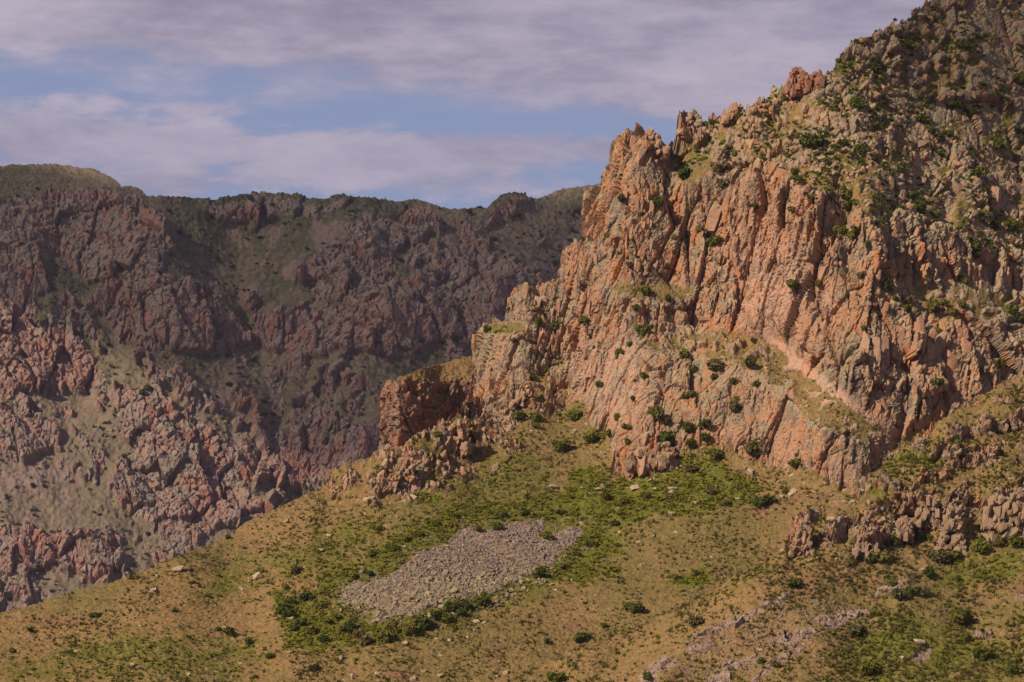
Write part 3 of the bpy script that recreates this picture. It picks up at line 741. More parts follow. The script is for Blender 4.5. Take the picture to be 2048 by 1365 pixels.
def near_spur():
    crag = np.zeros_like(GX)
    for i, p in enumerate([[(1575, 1110), (1582, 1030), (1620, 1030), (1640, 1012), (1655, 1020), (1640, 1040), (1615, 1060), (1620, 1100)], [(1640, 1080), (1680, 1040), (1712, 1035), (1705, 1075), (1660, 1100)],
                           [(1700, 1118), (1706, 1040), (1720, 1030), (1815, 1040), (1822, 1068), (1770, 1075), (1735, 1112)], [(1775, 1000), (1850, 988), (1880, 985), (1862, 1060), (1820, 1070), (1800, 1030)],
                           [(1870, 1100), (1880, 1010), (1905, 985), (1945, 985), (1940, 1040), (1925, 1095)], [(1972, 1070), (1980, 1000), (2010, 975), (2200, 960), (2200, 1065)],
                           [(1820, 900), (1860, 850), (1880, 850), (1830, 910)], [(1930, 860), (2000, 838), (2100, 800), (2100, 845), (1990, 870)], [(1870, 900), (1960, 890), (2000, 905), (1990, 940), (1900, 940)],
                           [(1700, 990), (1730, 968), (1740, 975), (1715, 1000)]]):
        crag = np.maximum(crag, warped(p, 4, 7, 120 + i, 20))
    broken = warped([(1690, 1000), (1760, 935), (1850, 868), (1960, 800), (2060, 745), (2300, 640), (2300, 990), (2040, 985), (1900, 985), (1780, 1000)], 14, 16, 171, 40) * smooth(pnoise(26, 4, 173, .7, 1.2), .52, .66)
    broken = np.maximum(broken, warped([(1640, 1050), (1720, 1020), (1830, 985), (2060, 970), (2200, 960), (2200, 1075), (1980, 1075), (1860, 1060), (1700, 1085), (1640, 1090)], 10, 12, 172, 40) * smooth(pnoise(22, 4, 174, .8, 1.0), .44, .58))
    crag = np.maximum(crag, broken * .9)
    slope = 29 * (1 - crag) + 68 * crag + (pnoise(90, 3, 131) - .5) * 16
    crest = np.interp(GX, [c[0] for c in C_CREST], [c[1] for c in C_CREST])
    slope = np.where((GY < crest + 22) & (crag < .3), slope * .6, slope)
    d = even(blur(depth_from_slope(np.clip(slope, 10, 82), 1500, 352 + 0 * RX), 4), 30, 40)
    d = d + (pnoise(130, 3, 133, .8, .8) - .5) * 4 + 14 * smooth(-(GX + GY * .9), -2560, -2400) + 0
    s = Sheet(920, 2330, 2.25, C_CREST, 1500, 2.25, d, crag * .6, back=45, backdrop=1.1)
    P = s.base.reshape(-1, 3); px = s.PX.ravel(); py = s.PY.ravel(); rk = sample(crag, px, py)
    pl = np.zeros_like(GX)
    for i, p in enumerate(PALES): pl = np.maximum(pl, warped(p, 4, 9, 140 + i, 18))
    pl = np.maximum(pl, .42 * warped([(1270, 1372), (1340, 1300), (1430, 1245), (1580, 1175), (1720, 1185), (1700, 1250), (1640, 1310), (1500, 1372)], 16, 20, 170, 40))
    pal = sample(pl, px, py)
    v1, e1 = facets(P * np.array([1, 1, .5]) / 2.2, 17, .9); v2, e2 = facets(P / .9, 18, 1.0); v3, _ = facets(P / .38, 19, 1.0)
    d1 = P.copy(); d1[:, 2] += d1[:, 0] * .45
    v5, e5 = facets(d1 * np.array([.35, 1, 1.3]) / 1.8, 20, .8)
    s.displace(rk * ((v1 - .5) * 1.5 - .6 * (1 - smooth(e1, 0, .2)) + (v2 - .5) * .9 + (v3 - .5) * .3 + .5)
               + (1 - rk) * ((fbm(P / 6, 4, 45) - .5) * 1.5 + (v3 - .5) * .12) + smooth(pal, .4, .7) * (1 - rk) * ((v5 - .4) * .5 + (v2 - .5) * .25))
    gsoft = np.zeros_like(GX)
    for i, p in enumerate([[(1050, 1345), (1300, 1245), (1450, 1170), (1560, 1110), (1600, 1120), (1480, 1190), (1250, 1280), (1060, 1365)], [(1740, 930), (1850, 880), (1950, 880), (1900, 940), (1780, 990), (1700, 1005)],
                           [(1850, 1140), (1960, 1090), (2048, 1080), (2200, 1100), (2048, 1150), (1880, 1190)], [(1680, 1300), (1800, 1230), (1960, 1250), (2048, 1280), (2048, 1380), (1680, 1380)]]):
        gsoft = np.maximum(gsoft, warped(p, 16, 20, 160 + i, 40))
    M = np.stack([np.maximum(rk, 0), sample(gsoft, px, py) * .7, pal, 0 * rk], -1)
    s.build('near_spur', MAT_NEAR, M, np.maximum(rk, pal), kind='structure')
    s.rock, s.pale, s.green_r = crag, pl, gsoft
    return s
C = near_spur()

# ================================================================== valley ground out to the horizon
def valley_ground():
    r = np.concatenate([[0.], np.geomspace(12, 6000, 50)]); a = np.linspace(0, 2 * math.pi, 97)[:-1]
    R, T = np.meshgrid(r, a, indexing='ij')
    x = R * np.sin(T); y = R * np.cos(T)
    z = -90 + 88.3 * np.exp(-(R / 110.0) ** 1.6)
    P = np.stack([x, y, z], -1); n = fbm(P.reshape(-1, 3) / 130, 4, 5).reshape(R.shape)
    P[..., 2] += (n - .5) * np.minimum(R / 20, 10) - np.minimum(R * R / 9e6, 6)
    nr, nc = R.shape; idx = np.arange(nr * nc).reshape(nr, nc); j = np.roll(idx, -1, 1)
    q = np.stack([idx[:-1], idx[1:], j[1:], j[:-1]], -1).reshape(-1, 4)
    me = mesh_np('valley_ground', P.reshape(-1, 3), q.ravel(), 4, True)
    attr(me, 'cover', np.tile([0., .25, 0., 0.], (nr * nc, 1)))
    link('valley_ground', me, MAT_NEAR, kind='structure')
valley_ground()


# ================================================================== clouds that shade the far mountain (left of the view, towards the sun)
def cloud(name, pts, alt, label, thick=40.0, opacity=.8):
    """pts: points that lie in the cloud's shade; the cloud floats where the sun's rays to them cross height alt"""
    pts = np.asarray(pts); t = (alt - pts[:, 2]) / SUN_DIR[2]
    q = (pts + SUN_DIR * t[:, None])[:, :2]
    c = q.mean(0); nu, nv = 72, 14
    a = np.linspace(0, 2 * math.pi, nu, endpoint=False)
    ang = np.arctan2(q[:, 1] - c[1], q[:, 0] - c[0]); rad = np.hypot(q[:, 0] - c[0], q[:, 1] - c[1])
    o = np.argsort(ang); R = np.interp(a, np.r_[ang[o] - 2 * math.pi, ang[o], ang[o] + 2 * math.pi], np.r_[rad[o], rad[o], rad[o]])
    V = []
    for k in range(nv + 1):
        f = math.pi * k / nv; r = math.sin(f) ** .6; z = -math.cos(f)
        p = np.stack([c[0] + np.cos(a) * R * r, c[1] + np.sin(a) * R * r, alt + thick * z * (1.0 if z > 0 else .25) + 0 * a], -1)
        n = fbm(p / 60, 4, 3) - .5
        p[:, 0] += np.cos(a) * n * 26 * r; p[:, 1] += np.sin(a) * n * 26 * r; p[:, 2] += (fbm(p / 40, 3, 8) - .5) * thick * r
        V.append(p)
    V = np.concatenate(V); idx = np.arange((nv + 1) * nu).reshape(nv + 1, nu); j = np.roll(idx, -1, 1)
    F = np.stack([idx[:-1], j[:-1], j[1:], idx[1:]], -1).reshape(-1, 4)
    mat = bpy.data.materials.new('cloud_mist'); mat.use_nodes = True; g = NT(mat.node_tree); g.n.clear()
    di = g.new('ShaderNodeBsdfDiffuse'); di.inputs[0].default_value = (.8, .8, .82, 1); tr = g.new('ShaderNodeBsdfTransparent'); mx = g.new('ShaderNodeMixShader')
    mx.inputs[0].default_value = opacity; g.l.new(tr.outputs[0], mx.inputs[1]); g.l.new(di.outputs[0], mx.inputs[2])
    out = g.new('ShaderNodeOutputMaterial'); g.l.new(mx.outputs[0], out.inputs[0])
    link(name, mesh_np(name, V, F.ravel(), 4, True), mat, label=label, category='cloud')
shade_px = [(-290, 345), (-100, 338), (60, 332), (250, 368), (600, 394), (1000, 402), (1320, 362), (1300, 700), (1000, 720), (760, 920), (640, 985), (600, 950), (540, 880), (460, 810), (360, 770), (270, 740), (215, 690), (100, 640), (-260, 610)]
cloud('cloud', [A.at(np.array(x), np.array(y))[0] for x, y in shade_px], 950.0, 'low grey cloud drifting left of the mountains, shading the far ridge', 12, .42)


# ================================================================== rocks
def up_axis(n, lean_x, jit, seed, w_up=1.0):
    r = np.random.default_rng(seed)
    return np.stack([lean_x + r.normal(0, jit, n), r.normal(0, jit, n), np.full(n, w_up)], -1)
def rock_field(sheet, weight, count, smin, smax, power, elong, lean, seed, stone, nbig, joined_name, parent, sink=.25, jit=.22, spin=.45):
    """angular blocks sitting in the rock; the largest as pieces of their own, the others as one rubble part"""
    r = np.random.default_rng(seed)
    px = r.uniform(-60, 2110, count * 8); py = r.uniform(-60, 1400, count * 8)
    w = sample(weight, px, py); ok = sheet.index(px, py)[2] & (r.random(len(px)) < w) & (px > sheet.x[0]) & (px < sheet.x[-1])
    px, py = px[ok][:count], py[ok][:count]; n = len(px)
    P, N, _ = sheet.at(px, py)
    size = smin * (smax / smin) ** (r.random(n) ** power)
    up = up_axis(n, lean, jit, seed + 1)
    R = frames_on(up, N, r.normal(0, spin, n))
    el = elong * r.uniform(.6, 1.35, n)
    S = np.stack([size * r.uniform(.6, 1.1, n), size * r.uniform(.35, .8, n), size * el], -1) * .5
    P = P - N * (size * sink)[:, None] * r.uniform(.2, 1.0, n)[:, None]
    o = np.argsort(-size * el)
    for i in o[:nbig]:
        place('rock', proto_mesh('rock', ROCKS, int(r.integers(0, len(ROCKS))), stone), P[i], R[i], S[i], parent)
    k = o[nbig:]
    if len(k): joined(joined_name, ROCKS, P[k], R[k], S[k], stone, parent, seed, kind='stuff')
rockB = np.clip(B.rock, 0, 1); upB = B.upper
steepB = rockB * (1 - upB)
rock_field(B, np.clip(1 - 3 * blur(B.bench, 8) - 2 * B.chute, .0, 1) * steepB * (.35 + .65 * smooth(pnoise(60, 3, 301), .40, .60)), 6000, .18, 1.35, 2.6, 2.3, .16, 21, MAT_STONE, 200, 'rubble', B.obj, .42, .13, .3)
rock_field(B, np.clip(upB * .9, 0, 1), 4200, .24, 1.7, 2.2, .9, .15, 22, MAT_GREY, 100, 'rubble', B.obj, .12, .5)
loose = np.clip(blur(B.cliff, 60) * (1 - B.cliff) * 1.6 + .5 * (B.cliff * (1 - rockB)), 0, 1)
rock_field(B, loose, 4200, .14, .8, 1.6, .8, 0, 23, MAT_BOULDER, 0, 'rubble', B.obj, .10, .6)
rock_field(B, B.tier * .9, 2200, .16, .95, 2.2, 1.0, .05, 29, MAT_GREY, 0, 'rubble', B.obj, .2, .4, .8)
rock_field(D, D.rock, 420, .2, .9, 1.8, 1.6, .1, 24, MAT_RED, 30, 'rubble', D.obj, .25)
rock_field(C, C.rock, 2200, .14, .9, 2.2, 1.5, .08, 25, MAT_CONGLO, 110, 'rubble', C.obj, .22)
rock_field(C, np.clip(blur(C.rock, 40) * (1 - C.rock) + C.pale * .4 + .12 * smooth(pnoise(60, 3, 415), .5, .65), 0, 1), 2200, .10, .5, 2.0, .7, 0, 26, MAT_BOULDER, 0, 'rubble', C.obj, .1, .6)
A_top = np.interp(GX, [c[0] for c in A_CREST], [c[1] for c in A_CREST])
rock_field(A, np.clip(A.rock, 0, 1) * smooth(GY - A_top, 10, 40) * (1 - .75 * A.cl), 4200, 0.6, 3.2, 2.8, 1.4, .1, 27, MAT_STONE_FAR, 150, 'rubble', A.obj, .32, .15, .4)
rock_field(A, np.clip(.65 - A.rock, 0, 1) * smooth(pnoise(70, 3, 305), .34, .56), 8000, .35, 1.5, 2.6, .8, 0, 28, MAT_STONE_FAR, 0, 'rubble', A.obj, .12, .5)

SLABS = [(1180, 560, 40, 110, .1), (1215, 530, 36, 90, .1),
         (1308, 530, 40, 80, .1), (1345, 520, 34, 70, .1), (1420, 420, 24, 92, .3), (1452, 400, 28, 72, .35), (1492, 300, 28, 84, .3), (1520, 268, 34, 70, .25), (1505, 345, 24, 60, .4), (1572, 240, 40, 40, .2), (1668, 405, 62, 105, .15), (1560, 350, 30, 36, .1),
         (1662, 692, 40, 90, 0), (1694, 690, 46, 98, .02), (1722, 705, 24, 80, .1), (1745, 725, 22, 90, .08), (1768, 720, 20, 90, .05), (1795, 700, 22, 95, .05), (1822, 690, 22, 80, .08), (1848, 720, 24, 84, .05), (1876, 700, 24, 70, .1), (1900, 735, 26, 80, .05),
         (1930, 700, 24, 64, .1), (1960, 720, 26, 70, .1), (1330, 740, 46, 44, 0), (1400, 745, 40, 44, .05), (1560, 830, 34, 60, .1), (1500, 840, 26, 50, .15), (1245, 330, 30, 70, .1), (1275, 320, 26, 60, .1), (1320, 320, 24, 70, -.2),
         (1880, 340, 56, 40, .3), (1945, 380, 36, 44, .1), (1990, 400, 26, 60, .1), (1830, 320, 30, 36, .4), (1770, 180, 30, 34, .3), (1880, 170, 40, 30, .1), (1985, 150, 50, 30, 0)]
def big_slabs():
    r = np.random.default_rng(77)
    for px, py, w, h, lean in SLABS:
        if w >= 33: continue
        P, N, ok = B.at(np.array(float(px)), np.array(float(py)))
        k = P[1] / FPX
        R = frames_on(np.array([[lean, .12, 1.]]), N[None], np.array([r.normal(0, .15)]))[0]
        place('rock', proto_mesh('rock', ROCKS, int(r.integers(0, len(ROCKS))), MAT_STONE), P - N * w * k * .20, R, (w * k * .54, w * k * .36, h * k * .52), B.obj)
big_slabs()

# scree: loose stones, coarse and lichened low down, fine and violet-grey at the upper rim
def scree():
    r = np.random.default_rng(5); n = 60000
    px = r.uniform(670, 1180, n); py = r.uniform(1030, 1250, n); m = sample(B.scree_r, px, py) > .45
    m2 = np.where((sample(blur(B.scree_r, 26), px, py) > .08) & ~m)[0][:900]
    px, py = np.r_[px[m][:9500], px[m2]], np.r_[py[m][:9500], py[m2]]; n = len(px)
    low = np.clip(((py - 1040) + (px - 700) * .16 - 20 - np.abs(px - 880) * .05) / 150, 0, 1)
    P, N, _ = B.at(px, py)
    size = (.11 + .19 * low) * np.exp(r.normal(0, .38, n))
    R = frames(N * .7 + r.normal(0, .35, (n, 3)), 0, r.uniform(0, 6.28, n))
    S = np.stack([size, size * r.uniform(.6, 1, n), size * r.uniform(.35, .7, n)], -1) * .62
    P = P + N * (size * .12)[:, None]
    root = link('scree', None, kind='structure'); o = np.argsort(-size); yel = r.random(n) < low * .8
    for i in o[:300]: place('stone', proto_mesh('stone', ROCKS, int(r.integers(0, len(ROCKS))), MAT_LICHEN if yel[i] else MAT_SCREE), P[i], R[i], S[i], root)
    k = o[300:]
    for m, mt in ((k[yel[k]], MAT_LICHEN), (k[~yel[k]], MAT_SCREE)): joined('stone_rubble', ROCKS, P[m], R[m], S[m], mt, root, 4, kind='stuff')
scree()

# ================================================================== ground cover
def cover_field(name, sheet, weight, count, smin, smax, protos, mat, seed, label, squash=1.0, kind='stuff', cat='shrubs'):
    r = np.random.default_rng(seed); n = count * 12
    px = r.uniform(-60, 2110, n); py = r.uniform(-20, 1400, n); w = sample(weight, px, py)
    ok = sheet.index(px, py)[2] & (r.random(n) < w) & (px > sheet.x[0]); px, py = px[ok][:count], py[ok][:count]; n = len(px)
    P, N, _ = sheet.at(px, py); size = r.uniform(smin, smax, n)
    R = frames(np.stack([r.normal(0, .15, n), r.normal(-.1, .15, n), np.ones(n)], -1), 0, r.uniform(0, 6.28, n))
    S = np.stack([size, size, size * squash * r.uniform(.7, 1.2, n)], -1)
    joined(name, protos, P - np.array([0, 0, .05]), R, S, mat, None, seed, kind=kind, label=label, category=cat)
gB = B.green_r * smooth(pnoise(22, 3, 401), .26, .46)
cover_field('shrub_mat', B, np.clip(gB - .10, 0, 1), 9500, .20, .52, CLUMPS, MAT_MAT, 31, 'bright green low shrub mat on the slope around the scree', .75)
gSo = np.clip(B.soft_r * smooth(pnoise(30, 3, 411), .48, .62) * (1 - 2 * B.scree_r) * (1 - B.rock), 0, 1)
cover_field('shrub_mat', B, gSo, 3600, .18, .48, CLUMPS, MAT_MAT, 36, 'olive low shrubs loosely scattered over the grassy slope', .7)
gU = np.clip(B.upper * smooth(pnoise(34, 3, 403), .44, .62) * .9, 0, 1)
cover_field('shrub_mat', B, gU, 4600, .22, .62, CLUMPS, MAT_BUSH, 32, 'dark green low shrubs between rocks of the upper slope', .8)
gC = np.clip((.25 + C.green_r) * smooth(pnoise(30, 3, 405), .46, .62) * (1 - C.rock) * (1 - C.pale), 0, 1)
cover_field('shrub_mat', C, gC, 2600, .16, .46, CLUMPS, MAT_MAT, 33, 'green low shrubs on the near grassy spur', .7)
turfB = np.clip(1 - B.rock - B.scree_r * 2 - B.green_r * .4, 0, 1) * (.15 + .85 * smooth(pnoise(70, 3, 407), .40, .60))
cover_field('grass_tufts', B, turfB * smooth(GY, 600, 900), 15000, .14, .42, TUFTS, MAT_TUFT, 34, 'small dark grass tufts dotting the dry slope', .9, cat='grass')
turfC = np.clip(1 - C.rock - C.pale, 0, 1) * (.15 + .85 * smooth(pnoise(60, 3, 409), .42, .60))
cover_field('grass_tufts', C, turfC, 12000, .14, .42, TUFTS, MAT_TUFT, 35, 'small dark grass tufts on the near spur', .9, cat='grass')


# ================================================================== crags: single rock towers and pillars that stand clear
def crag(sheet, px, py, w, h, n, seed, label, lean=.12, peaks=((0., 1.),), stone=None):
    """px, py: middle of the foot in the photograph; w, h in pixels"""
    r = np.random.default_rng(seed); stone = stone or (MAT_CONGLO if sheet is C else MAT_STONE)
    P, N, _ = sheet.at(np.array(float(px)), np.array(float(py))); k = P[1] / FPX; w *= k; h *= k
    e = bpy.data.objects.new('crag', None); COL.objects.link(e); e.location = P
    e['label'] = label; e['category'] = 'rock outcrop'; e['group'] = 'crags and rock towers'
    bpy.context.view_layer.update()
    small = []
    for i in range(int(n * 4.2)):
        u = r.uniform(-.5, .5); env = max(q * max(0., 1 - abs((u - c) / .42) ** 2.2) for c, q in peaks)
        v = r.uniform(0, 1) ** .8 * max(env, .12); sz = w * r.uniform(.07, .20) * (1.1 - .45 * v)
        pos = P + np.array([u * w + v * h * lean, r.uniform(-.22, .3) * w, v * h - sz * .35])
        up = np.array([[lean + r.normal(0, .12), r.normal(0, .1), 1.]])
        R = frames(up, 0, np.array([r.uniform(-.5, .5)]))[0]
        S = np.array([sz * r.uniform(.5, .8), sz * r.uniform(.45, .8), sz * r.uniform(.6, 1.4)])
        if sz < w * .125: small.append((pos - P, R, S)); continue
        place('rock', proto_mesh('rock', ROCKS, int(r.integers(0, len(ROCKS))), stone), pos, R, S, e)
    joined('rubble', ROCKS, np.array([q[0] for q in small]), np.array([q[1] for q in small]), np.array([q[2] for q in small]), stone, e, seed, kind='stuff')
crag(B, 1612, 184, 68, 46, 40, 1, 'two-peaked red rock tower standing on the skyline of the right hill', .0, ((-.22, 1.), (.3, .85)), MAT_RED)
crag(B, 1296, 300, 70, 38, 26, 2, 'jagged orange rock peak at the top left corner of the main cliff', .05, ((.0, 1.), (-.3, .7)))
crag(B, 1386, 275, 52, 44, 22, 3, 'knobbly grey rock knob on the skyline just right of the cliff peak', .0)
crag(B, 1472, 242, 46, 34, 18, 4, 'small pointed red rock tooth on the skyline left of the rock tower', .05)
crag(B, 1530, 232, 40, 30, 14, 5, 'pale blocky rock step on the skyline below the rock tower', .0)
crag(B, 905, 905, 62, 62, 34, 6, 'leaning orange rock outcrop in turf left of the main cliff', .15)
crag(B, 808, 968, 42, 48, 22, 7, 'orange and grey leaning rock block beside a tilted slab on the left crest', .25)
crag(B, 778, 985, 26, 40, 12, 8, 'narrow tilted rock slab leaning right on the left crest', .5)
crag(B, 1045, 815, 46, 52, 24, 9, 'dark blade-like rock outcrop at the foot of the left cliff pillar', .2)
crag(B, 1300, 940, 96, 56, 40, 11, 'grey and orange broken rock outcrop jutting into the green shrub patch', .0, ((-.25, .8), (.25, 1.)))
crag(C, 1600, 1108, 46, 78, 36, 12, 'leftmost brown conglomerate pillar on the near spur', .12)
crag(C, 1728, 1118, 50, 84, 40, 13, 'tall dark-edged conglomerate pillar in the middle of the near spur', .03)
crag(C, 1790, 1078, 70, 44, 30, 14, 'low brown rock wall right of the tall middle pillar on the spur', .0, ((-.3, .9), (.3, 1.)))
crag(C, 1850, 1050, 66, 62, 34, 15, 'broad brown rock crag above the bushes in the upper spur', .05)
crag(C, 1902, 1106, 60, 112, 52, 16, 'tallest brown rock pillar on the right half of the near spur', .08)
crag(C, 2012, 1078, 86, 100, 56, 17, 'big brown rock buttress with yellow lichen at the right picture edge', .05, ((-.25, .9), (.25, 1.)))


# ================================================================== bushes and boulders, one by one
ONES = ['', 'first', 'second', 'third', 'fourth', 'fifth', 'sixth', 'seventh', 'eighth', 'ninth', 'tenth', 'eleventh', 'twelfth', 'thirteenth', 'fourteenth', 'fifteenth', 'sixteenth', 'seventeenth', 'eighteenth', 'nineteenth']
def ordinal(n):
    if n < 20: return ONES[n]
    t = ['', '', 'twent', 'thirt', 'fort', 'fift', 'sixt'][n // 10]
    return t + 'ieth' if n % 10 == 0 else t + 'y-' + ONES[n % 10]
def zone(px, py, sheet):
    if sheet is C:
        if py < 1130: return 'by the spur pillars'
        if px < 1480: return 'on the left spur tail'
        return 'halfway down the near spur' if py < 1215 else 'at the spur bottom'
    if sheet is D: return 'on the dark buttress'
    if px > 1540 and py < 230: return 'under the right skyline'
    if float(sample(B.upper, px, py)) > .5: return 'on the upper right slope'
    if px > 1740 and py < 830: return 'on the right cliff ledges'
    if px > 1560 and 400 < py < 700: return 'beside the dark upper cleft'
    if py < 545: return 'high on the main cliff'
    if py < 690 and px > 900: return 'halfway up the main cliff'
    if px > 1160 and py < 935: return 'on the lower cliff tier'
    if px > 940 and py < 900: return 'at the left cliff foot'
    if px < 640: return 'on the open left slope'
    if px < 1180: return 'around the scree patch'
    return 'on turf below the cliff'
def place_individuals(items, kind, build, cat, group):
    by = {}
    for it in items: by.setdefault(zone(it[0], it[1], it[3]), []).append(it)
    for z, L in by.items():
        L.sort(key=lambda i: i[0])
        for k, it in enumerate(L):
            order = '' if len(L) == 1 else ', ' + (ordinal(k + 1) + ' from the left' if k else 'leftmost one') if k < len(L) - 1 else ', rightmost one'
            build(it, '%s %s%s' % (kind(it), z, order), cat, group)
BUSH_PX = [(1308, 836, 34), (1331, 846, 20), (1234, 842, 18), (1258, 864, 16), (1332, 880, 36), (1411, 859, 28), (1410, 884, 20), (1471, 828, 26), (1472, 808, 16), (1369, 796, 14), (1383, 792, 14), (1371, 862, 30), (1382, 892, 24),
           (1511, 898, 26), (1497, 908, 26), (1512, 914, 24), (1594, 930, 34), (1512, 1012, 28), (1535, 1008, 30), (1570, 983, 14), (1191, 879, 40), (1218, 874, 18), (1148, 838, 26), (1123, 899, 28), (1258, 891, 18), (1268, 804, 12), (1229, 1050, 16),
           (1292, 590, 22), (1335, 608, 16), (1272, 625, 18), (1182, 655, 22), (1286, 673, 28), (1297, 664, 16), (1077, 657, 20), (1106, 664, 28), (1238, 718, 26), (1260, 694, 12), (1369, 718, 24), (1381, 738, 18), (1432, 736, 38), (1428, 754, 20),
           (1500, 738, 24), (1291, 760, 20), (1272, 766, 12), (1466, 768, 18), (1514, 776, 16), (1381, 792, 16), (1368, 796, 14), (1205, 776, 16), (1195, 700, 10), (977, 660, 18), (1034, 689, 14), (1078, 629, 12), (1065, 760, 16), (1037, 838, 24), (1071, 844, 20), (1071, 858, 16),
           (1369, 357, 28), (1437, 340, 28), (1437, 368, 26), (1453, 309, 14), (1317, 421, 26), (1246, 408, 20), (1222, 479, 18), (1282, 435, 14), (1236, 360, 14), (1422, 486, 26), (1399, 463, 20), (1530, 418, 20), (1512, 421, 18), (1572, 437, 18), (1593, 430, 18),
           (1624, 297, 38), (1600, 370, 20), (1588, 353, 20), (1267, 544, 20), (1330, 543, 14), (1350, 481, 14), (1348, 510, 12), (1498, 346, 16), (1687, 388, 18), (1700, 396, 30), (1703, 412, 26), (1675, 465, 20), (1714, 468, 24), (1711, 484, 26),
           (1812, 102, 28), (1710, 218, 34), (1746, 142, 26), (1853, 206, 34), (1906, 216, 30), (1928, 108, 40), (1849, 245, 28), (1752, 257, 20), (1937, 225, 30), (1874, 284, 22), (1687, 232, 12), (1689, 293, 24), (1718, 305, 20), (1896, 272, 22), (1856, 270, 18), (1948, 355, 36),
           (1825, 396, 20), (1995, 297, 36), (2036, 170, 30), (1641, 213, 20), (1567, 206, 14), (1833, 427, 36), (1871, 433, 24), (1968, 443, 30), (2019, 463, 34), (1990, 457, 20), (1943, 494, 34), (1959, 514, 28), (1751, 447, 16), (1679, 470, 22), (1734, 497, 18), (1606, 589, 26),
           (1636, 571, 16), (1771, 582, 30), (1845, 572, 14), (1816, 608, 24), (1783, 606, 14), (1863, 622, 30), (1885, 617, 20), (1922, 618, 24), (1906, 632, 22), (1802, 628, 20), (1842, 658, 26), (1874, 664, 14), (2020, 637, 32), (2039, 644, 26), (1830, 709, 14), (1994, 732, 28),
           (2019, 704, 20), (1862, 782, 22), (1922, 566, 20), (1586, 684, 12), (1505, 686, 12), (1725, 664, 12), (1717, 564, 22),
           (1391, 1256, 24, 1), (1587, 1176, 26, 1), (1159, 1281, 28), (1206, 1254, 16), (1092, 1288, 14), (1110, 1364, 32, 1), (1265, 1230, 34), (1394, 1147, 18), (1347, 1156, 14), (1298, 1362, 22, 1), (1079, 1152, 26), (1233, 1090, 14),
           (267, 1158, 20), (187, 1234, 20), (348, 1222, 14), (58, 1262, 14), (22, 1302, 14), (380, 1145, 12), (572, 1177, 12), (462, 1270, 22), (492, 1288, 18), (537, 1317, 18), (437, 1260, 12), (564, 1222, 28), (575, 1235, 24), (578, 1204, 24), (456, 1079, 12), (625, 1342, 20), (592, 1144, 24),
           (1789, 1089, 26, 1), (1737, 1127, 22, 1), (1764, 1122, 36, 1), (1835, 1076, 18, 1), (1854, 1075, 20, 1), (1959, 1101, 36, 1), (1990, 1092, 30, 1), (2031, 1092, 36, 1), (1870, 1122, 30, 1), (1899, 1120, 34, 1), (1854, 1154, 26, 1), (1782, 1175, 20, 1), (1797, 1200, 30, 1),
           (1824, 1195, 24, 1), (1846, 1193, 22, 1), (1748, 1231, 22, 1), (1928, 1283, 24, 1), (1964, 1320, 32, 1), (1737, 1344, 44, 1), (1551, 1334, 18, 1), (1521, 1322, 16, 1), (1713, 1270, 34, 1), (1914, 1157, 14, 1), (1542, 1269, 10, 1), (2025, 1349, 22, 1), (1923, 1247, 40, 1), (1581, 1049, 16, 1),
           (600, 1250, 24), (622, 1268, 26), (645, 1285, 24), (668, 1240, 22), (700, 1258, 26), (718, 1275, 24), (790, 1262, 26), (832, 1248, 24), (870, 1240, 28), (890, 1246, 22), (920, 1232, 24), (640, 1212, 22), (610, 1195, 22), (585, 1262, 20), (735, 1150, 18), (705, 1155, 20), (780, 1100, 20), (810, 1080, 20), (870, 1050, 20), (905, 1035, 18), (1045, 1030, 18), (1000, 1035, 20), (1120, 1030, 18), (1180, 1090, 20), (1150, 1110, 18), (1130, 1135, 20), (1290, 1000, 20), (1340, 1000, 22), (1420, 985, 22), (1450, 1010, 20), (1380, 940, 20), (1430, 915, 22), (1250, 1010, 20), (1210, 1000, 20),
           (730, 1292, 24), (770, 1283, 30), (812, 1270, 30), (850, 1258, 28), (905, 1226, 30), (935, 1217, 26), (965, 1208, 28), (690, 1270, 22), (655, 1250, 22), (745, 1110, 18), (840, 1072, 18), (995, 1062, 22), (1090, 1076, 26), (955, 1064, 20), (760, 1060, 16), (830, 955, 18), (870, 888, 14)]
def bush_kind(it):
    return ('large' if it[2] >= 30 else 'middling' if it[2] >= 19 else 'small') + ' ' + ('olive dry bush' if (it[0] * 5 + it[1]) % 7 == 0 else 'dark green bush' if (it[0] * 7 + it[1]) % 3 else 'mid green bush')
def make_bush(it, label, cat, group):
    px, py, w, sh = it
    r = random.Random(int(px * 31 + py)); P, N, _ = sh.at(np.array(float(px)), np.array(float(py))); R_ = w * P[1] / FPX * .62 * r.uniform(.95, 1.15)
    pos = P + np.array([0, -.15 * R_, -.12 * R_]); a = r.uniform(0, 6.28)
    R = [[math.cos(a), -math.sin(a), 0], [math.sin(a), math.cos(a), 0], [0, 0, 1]]
    root = place('bush', None, pos, R, (1, 1, 1), label=label, category=cat, group=group)
    S = (R_, R_, R_ * r.uniform(.8, 1.15))
    for nm, me in (('crown', proto_mesh('crown', BUSHES, r.randrange(len(BUSHES)), MAT_DRY if 'dry bush' in label else MAT_BUSH if 'dark green' in label else MAT_BUSH2)), ('stem', STEM)):
        o = bpy.data.objects.new(nm, me); COL.objects.link(o); o.parent = root; o.scale = S
MAT_DRY = leaf_material('bush_leaf_dry', (.105, .092, .040), (.165, .135, .060), (.17, .12, .06))
MAT_BUSH2 = leaf_material('bush_leaf_light', (.080, .092, .014), (.150, .148, .022), (.17, .13, .035))
